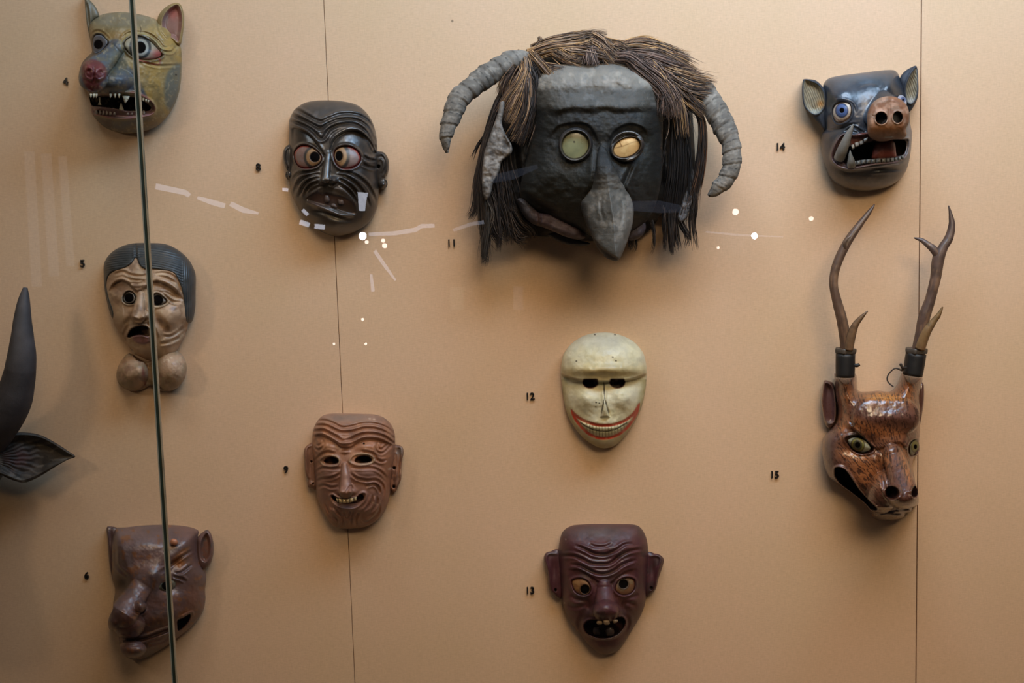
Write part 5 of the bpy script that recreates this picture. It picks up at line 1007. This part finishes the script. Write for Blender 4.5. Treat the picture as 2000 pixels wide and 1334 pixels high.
e.h += 60 + 34*sstep(300,-40,(e.x)*3.03); d=e.polyd([(-80,975),(20,950),(140,940),(240,955),(330,1002),(405,1050),(430,1068),(330,1112),(240,1160),(140,1200),(60,1180),(-80,1110)]); e.edge(3,5); e.h -= 13*sstep(-1,14,d); e.h += 2*np.exp(-((d+1)/1.6)**2)
ang=np.arctan2(e.y-(540+1080/3.03), e.x+20); hr=np.sin(ang*46+4*noise(e.x,e.y,14,3)); e.h += .8*hr*sstep(1,4,d); e.paint(sstep(.2,.9,hr)*sstep(0,3,d)*.6,(98,92,84)); e.paint(np.exp(-e.ell(100,1080,80,60)**2),(84,48,48),.8); e.paint(np.exp(-((e.line([(-20,1010),(0,1090),(50,1170),(140,1212)])[0])/4)**2),(128,124,118),.8); e.mottle((40,36,32),16,.5,.7,.7,5); e.build('ear', M_DULL, root, back=50)
e = Carve(Bf, [(-780,960),(-900,930),(-1060,950),(-1200,1060),(-1060,1180),(-900,1220),(-780,1130)], step=3, color=(66,60,54)); e.h += 70; e.edge(5,6); e.build('ear', M_DULL, root, back=55)
tube('horn', Bf, [(-620,1010),(-720,950),(-800,850),(-872,740),(-912,600),(-928,480),(-932,360),(-934,240),(-942,140),(-950,68)], [120,128,125,112,95,84,66,50,34,14], [70,90,110,124,134,138,136,130,122,114], M_DULL, root, (44,42,44), sides=24)
# ================================================================== gallery lamps behind the visitor, mirrored in the case glass
def mirror(u, v, yb):
    """point at depth y = yb (behind the camera) whose reflection in the front glass is seen at pixel (u, v)"""
    a = (u - 1000) / FL; b = -(v - 667) / FL; d = CF + a * CR + b * CU
    t1 = (GY - 0.004 - CAM[1]) / d[1]; g = CAM + d * t1; t2 = (yb - g[1]) / (-d[1])
    return np.array([g[0] + d[0] * t2, yb, g[2] + d[2] * t2]), (t1 + t2)
def emat(name, rgb, s): return flat_mat(name, (40, 40, 40), 0.4, emit=rgb, strength=s, var=0.0)
import bmesh
E_HOT = emat('lamp_glow_bright', (235, 240, 255), 60); E_MED = emat('lamp_glow', (255, 246, 235), 14); E_SOFT = emat('light_strip_glow', (225, 232, 255), 3.2); E_BAR = emat('light_bar_glow', (235,238,255), 6.5); E_PALE = emat('window_light', (222, 228, 240), 0.5); E_PALE2 = emat('cabinet_light', (214, 222, 190), 0.6)
HOUS = flat_mat('lamp_housing', (60, 60, 62), 0.4, 0.5)
def bulb(u, v, rpx, mat, lab, yb=-7.0, grp='small round lamps across the gallery'):
    c, dist = mirror(u, v, yb); r = rpx / FL * (dist * 1.0)
    bm = bmesh.new(); bmesh.ops.create_uvsphere(bm, u_segments=16, v_segments=10, radius=r); me = bpy.data.meshes.new('bulb'); bm.to_mesh(me); bm.free(); me.materials.append(mat)
    me.polygons.foreach_set('use_smooth', np.ones(len(me.polygons), bool))
    e = bpy.data.objects.new('spot_lamp', None); COL.objects.link(e); e.location = Vector(c); tag(e, lab, 'lamp', grp)
    o = bpy.data.objects.new('bulb', me); COL.objects.link(o); o.parent = e
    v_, f_ = box_vf(-r * .7, r * .7, -r * 2.4, -r * .8, -r * .7, r * .7); h = mesh_obj('housing', v_, f_, HOUS, None, smooth=False); h.parent = e
for u, v, r, m, lab in ((708, 461, 7.5, E_HOT, 'brightest white lamp mirrored in the glass under the black wrinkled mask'), (716, 473, 4, E_MED, 'small lamp mirrored just below the brightest one'), (748, 470, 4, E_MED, 'small lamp mirrored right of the brightest one'), (751, 480, 5, E_MED, 'lower of two small lamps mirrored right of the brightest one'),
                        (1474, 461, 6, E_HOT, 'bright lamp mirrored in the glass right of the beaked mask'), (1437, 414, 6.5, E_MED, 'round lamp mirrored above the bright one beside the right horn'), (1585, 427, 4.5, E_MED, 'small lamp mirrored left of the deer antlers'), (1403, 484, 3, E_MED, 'tiny lamp mirrored below the right horn tip'),
                        (708, 624, 3, E_MED, 'tiny lamp mirrored beside the left wall seam'), (714, 672, 2.6, E_MED, 'tiny lamp mirrored right of the left wall seam'), (652, 672, 2.6, E_MED, 'tiny lamp mirrored left of the left wall seam')):
    bulb(u, v, r, m, lab)
def bar(name, pts, wpx, mat, lab, cat='lamp', yb=-7.0, grp=None):
    P3 = [mirror(u, v, yb) for u, v in pts]; C = np.array([p for p, _ in P3]); w = np.array(wpx if hasattr(wpx, '__len__') else [wpx] * len(pts)) / FL * P3[0][1] / 2
    V = []; F = []
    for i, c in enumerate(C):
        t = C[min(i + 1, len(C) - 1)] - C[max(i - 1, 0)]; t /= np.linalg.norm(t); n = np.array([-t[2], 0, t[0]])
        for q, dy in ((1, 0), (-1, 0), (-1, -.03), (1, -.03)): V.append(c + n * w[i] * q + np.array([0, dy, 0]))
    for i in range(len(C) - 1):
        for k in range(4): F.append((i * 4 + k, i * 4 + (k + 1) % 4, i * 4 + 4 + (k + 1) % 4, i * 4 + 4 + k))
    F += [(3, 2, 1, 0), tuple(len(V) - 4 + q for q in range(4))]
    return tag(mesh_obj(name, V, F, mat, smooth=False), lab, cat, grp)
bar('light_strip', [(303,364),(360,376),(368,382)], [11,10,8], E_SOFT, 'first dashed light strip mirrored right of the glass joint')
bar('light_strip', [(385,386),(415,396),(437,402)], [6,10,9], E_SOFT, 'second dashed light strip mirrored right of the glass joint')
bar('light_strip', [(449,398),(475,411),(503,417)], [9,10,4], E_SOFT, 'third dashed light strip mirrored left of the black wrinkled mask')
bar('light_strip', [(590,410),(600,420)], 6, E_BAR, 'tiny light mirrored at the left edge of the black mask', yb=-7.4)
bar('light_strip', [(585,434),(603,440)], 9, E_BAR, 'left small light mirrored on the chin of the black mask')
bar('light_strip', [(614,442),(633,444)], 9, E_BAR, 'right small light mirrored on the chin of the black mask')
bar('light_strip', [(551,370),(561,371)], 6, E_BAR, 'tiny light mirrored beside the left ear of the black mask')
bar('light_strip', [(708,376),(707,390),(706,412)], [20,15,11], E_BAR, 'upright bright light mirrored on the cheek of the black mask')
bar('light_strip', [(720,458),(770,456),(812,449),(822,442),(848,441)], [6,8,9,8,7], E_SOFT, 'long light strip mirrored right of the black wrinkled mask')
bar('light_strip', [(885,450),(920,438),(945,434)], [6,7,7], emat('dim_strip_glow',(225,232,255),1.6), 'dim light strip mirrored at the left hair of the beaked mask')
bar('light_strip', [(731,490),(750,518),(772,548)], [6,6,3], E_SOFT, 'slanting light strip mirrored below the black wrinkled mask')
bar('light_strip', [(724,536),(728,570)], [4,6], E_SOFT, 'short upright light strip mirrored below the black wrinkled mask')
bar('light_strip', [(1380,453),(1440,459),(1530,463)], [3,4,2], emat('dim_strip_glow',(225,232,255),1.6), 'thin light strip mirrored beside the right horn')
bar('light_strip', [(960,350),(1000,342),(1050,325)], [16,18,8], emat('faint_strip_glow',(200,215,255),0.3), 'soft bluish light mirrored on the face of the beaked mask')
bar('light_strip', [(1225,402),(1290,404),(1330,408)], [18,24,14], emat('faint_strip_glow',(200,215,255),0.3), 'soft bluish light mirrored beside the beak')
g = 'tall narrow windows across the gallery'
for i, pts in enumerate((((55,296),(70,560)), ((88,300),(104,540)), ((120,305),(136,520)))):
    bar('narrow_window', pts, 18 if i < 2 else 14, E_PALE, ('leftmost', 'middle', 'rightmost')[i] + ' of three faint pale windows mirrored at the left edge', 'window', -9.0, g)
bar('lit_panel', ((892,562),(892,606)), 26, E_PALE2, 'faint pale lit panel mirrored below the number 11', 'panel', -9.0, 'lit panels across the gallery')
bar('lit_panel', ((1012,560),(1012,606)), 19, E_PALE, 'faint pale lit panel mirrored below the left hair of the beaked mask', 'panel', -9.0, 'lit panels across the gallery')
bpy.context.view_layer.update()
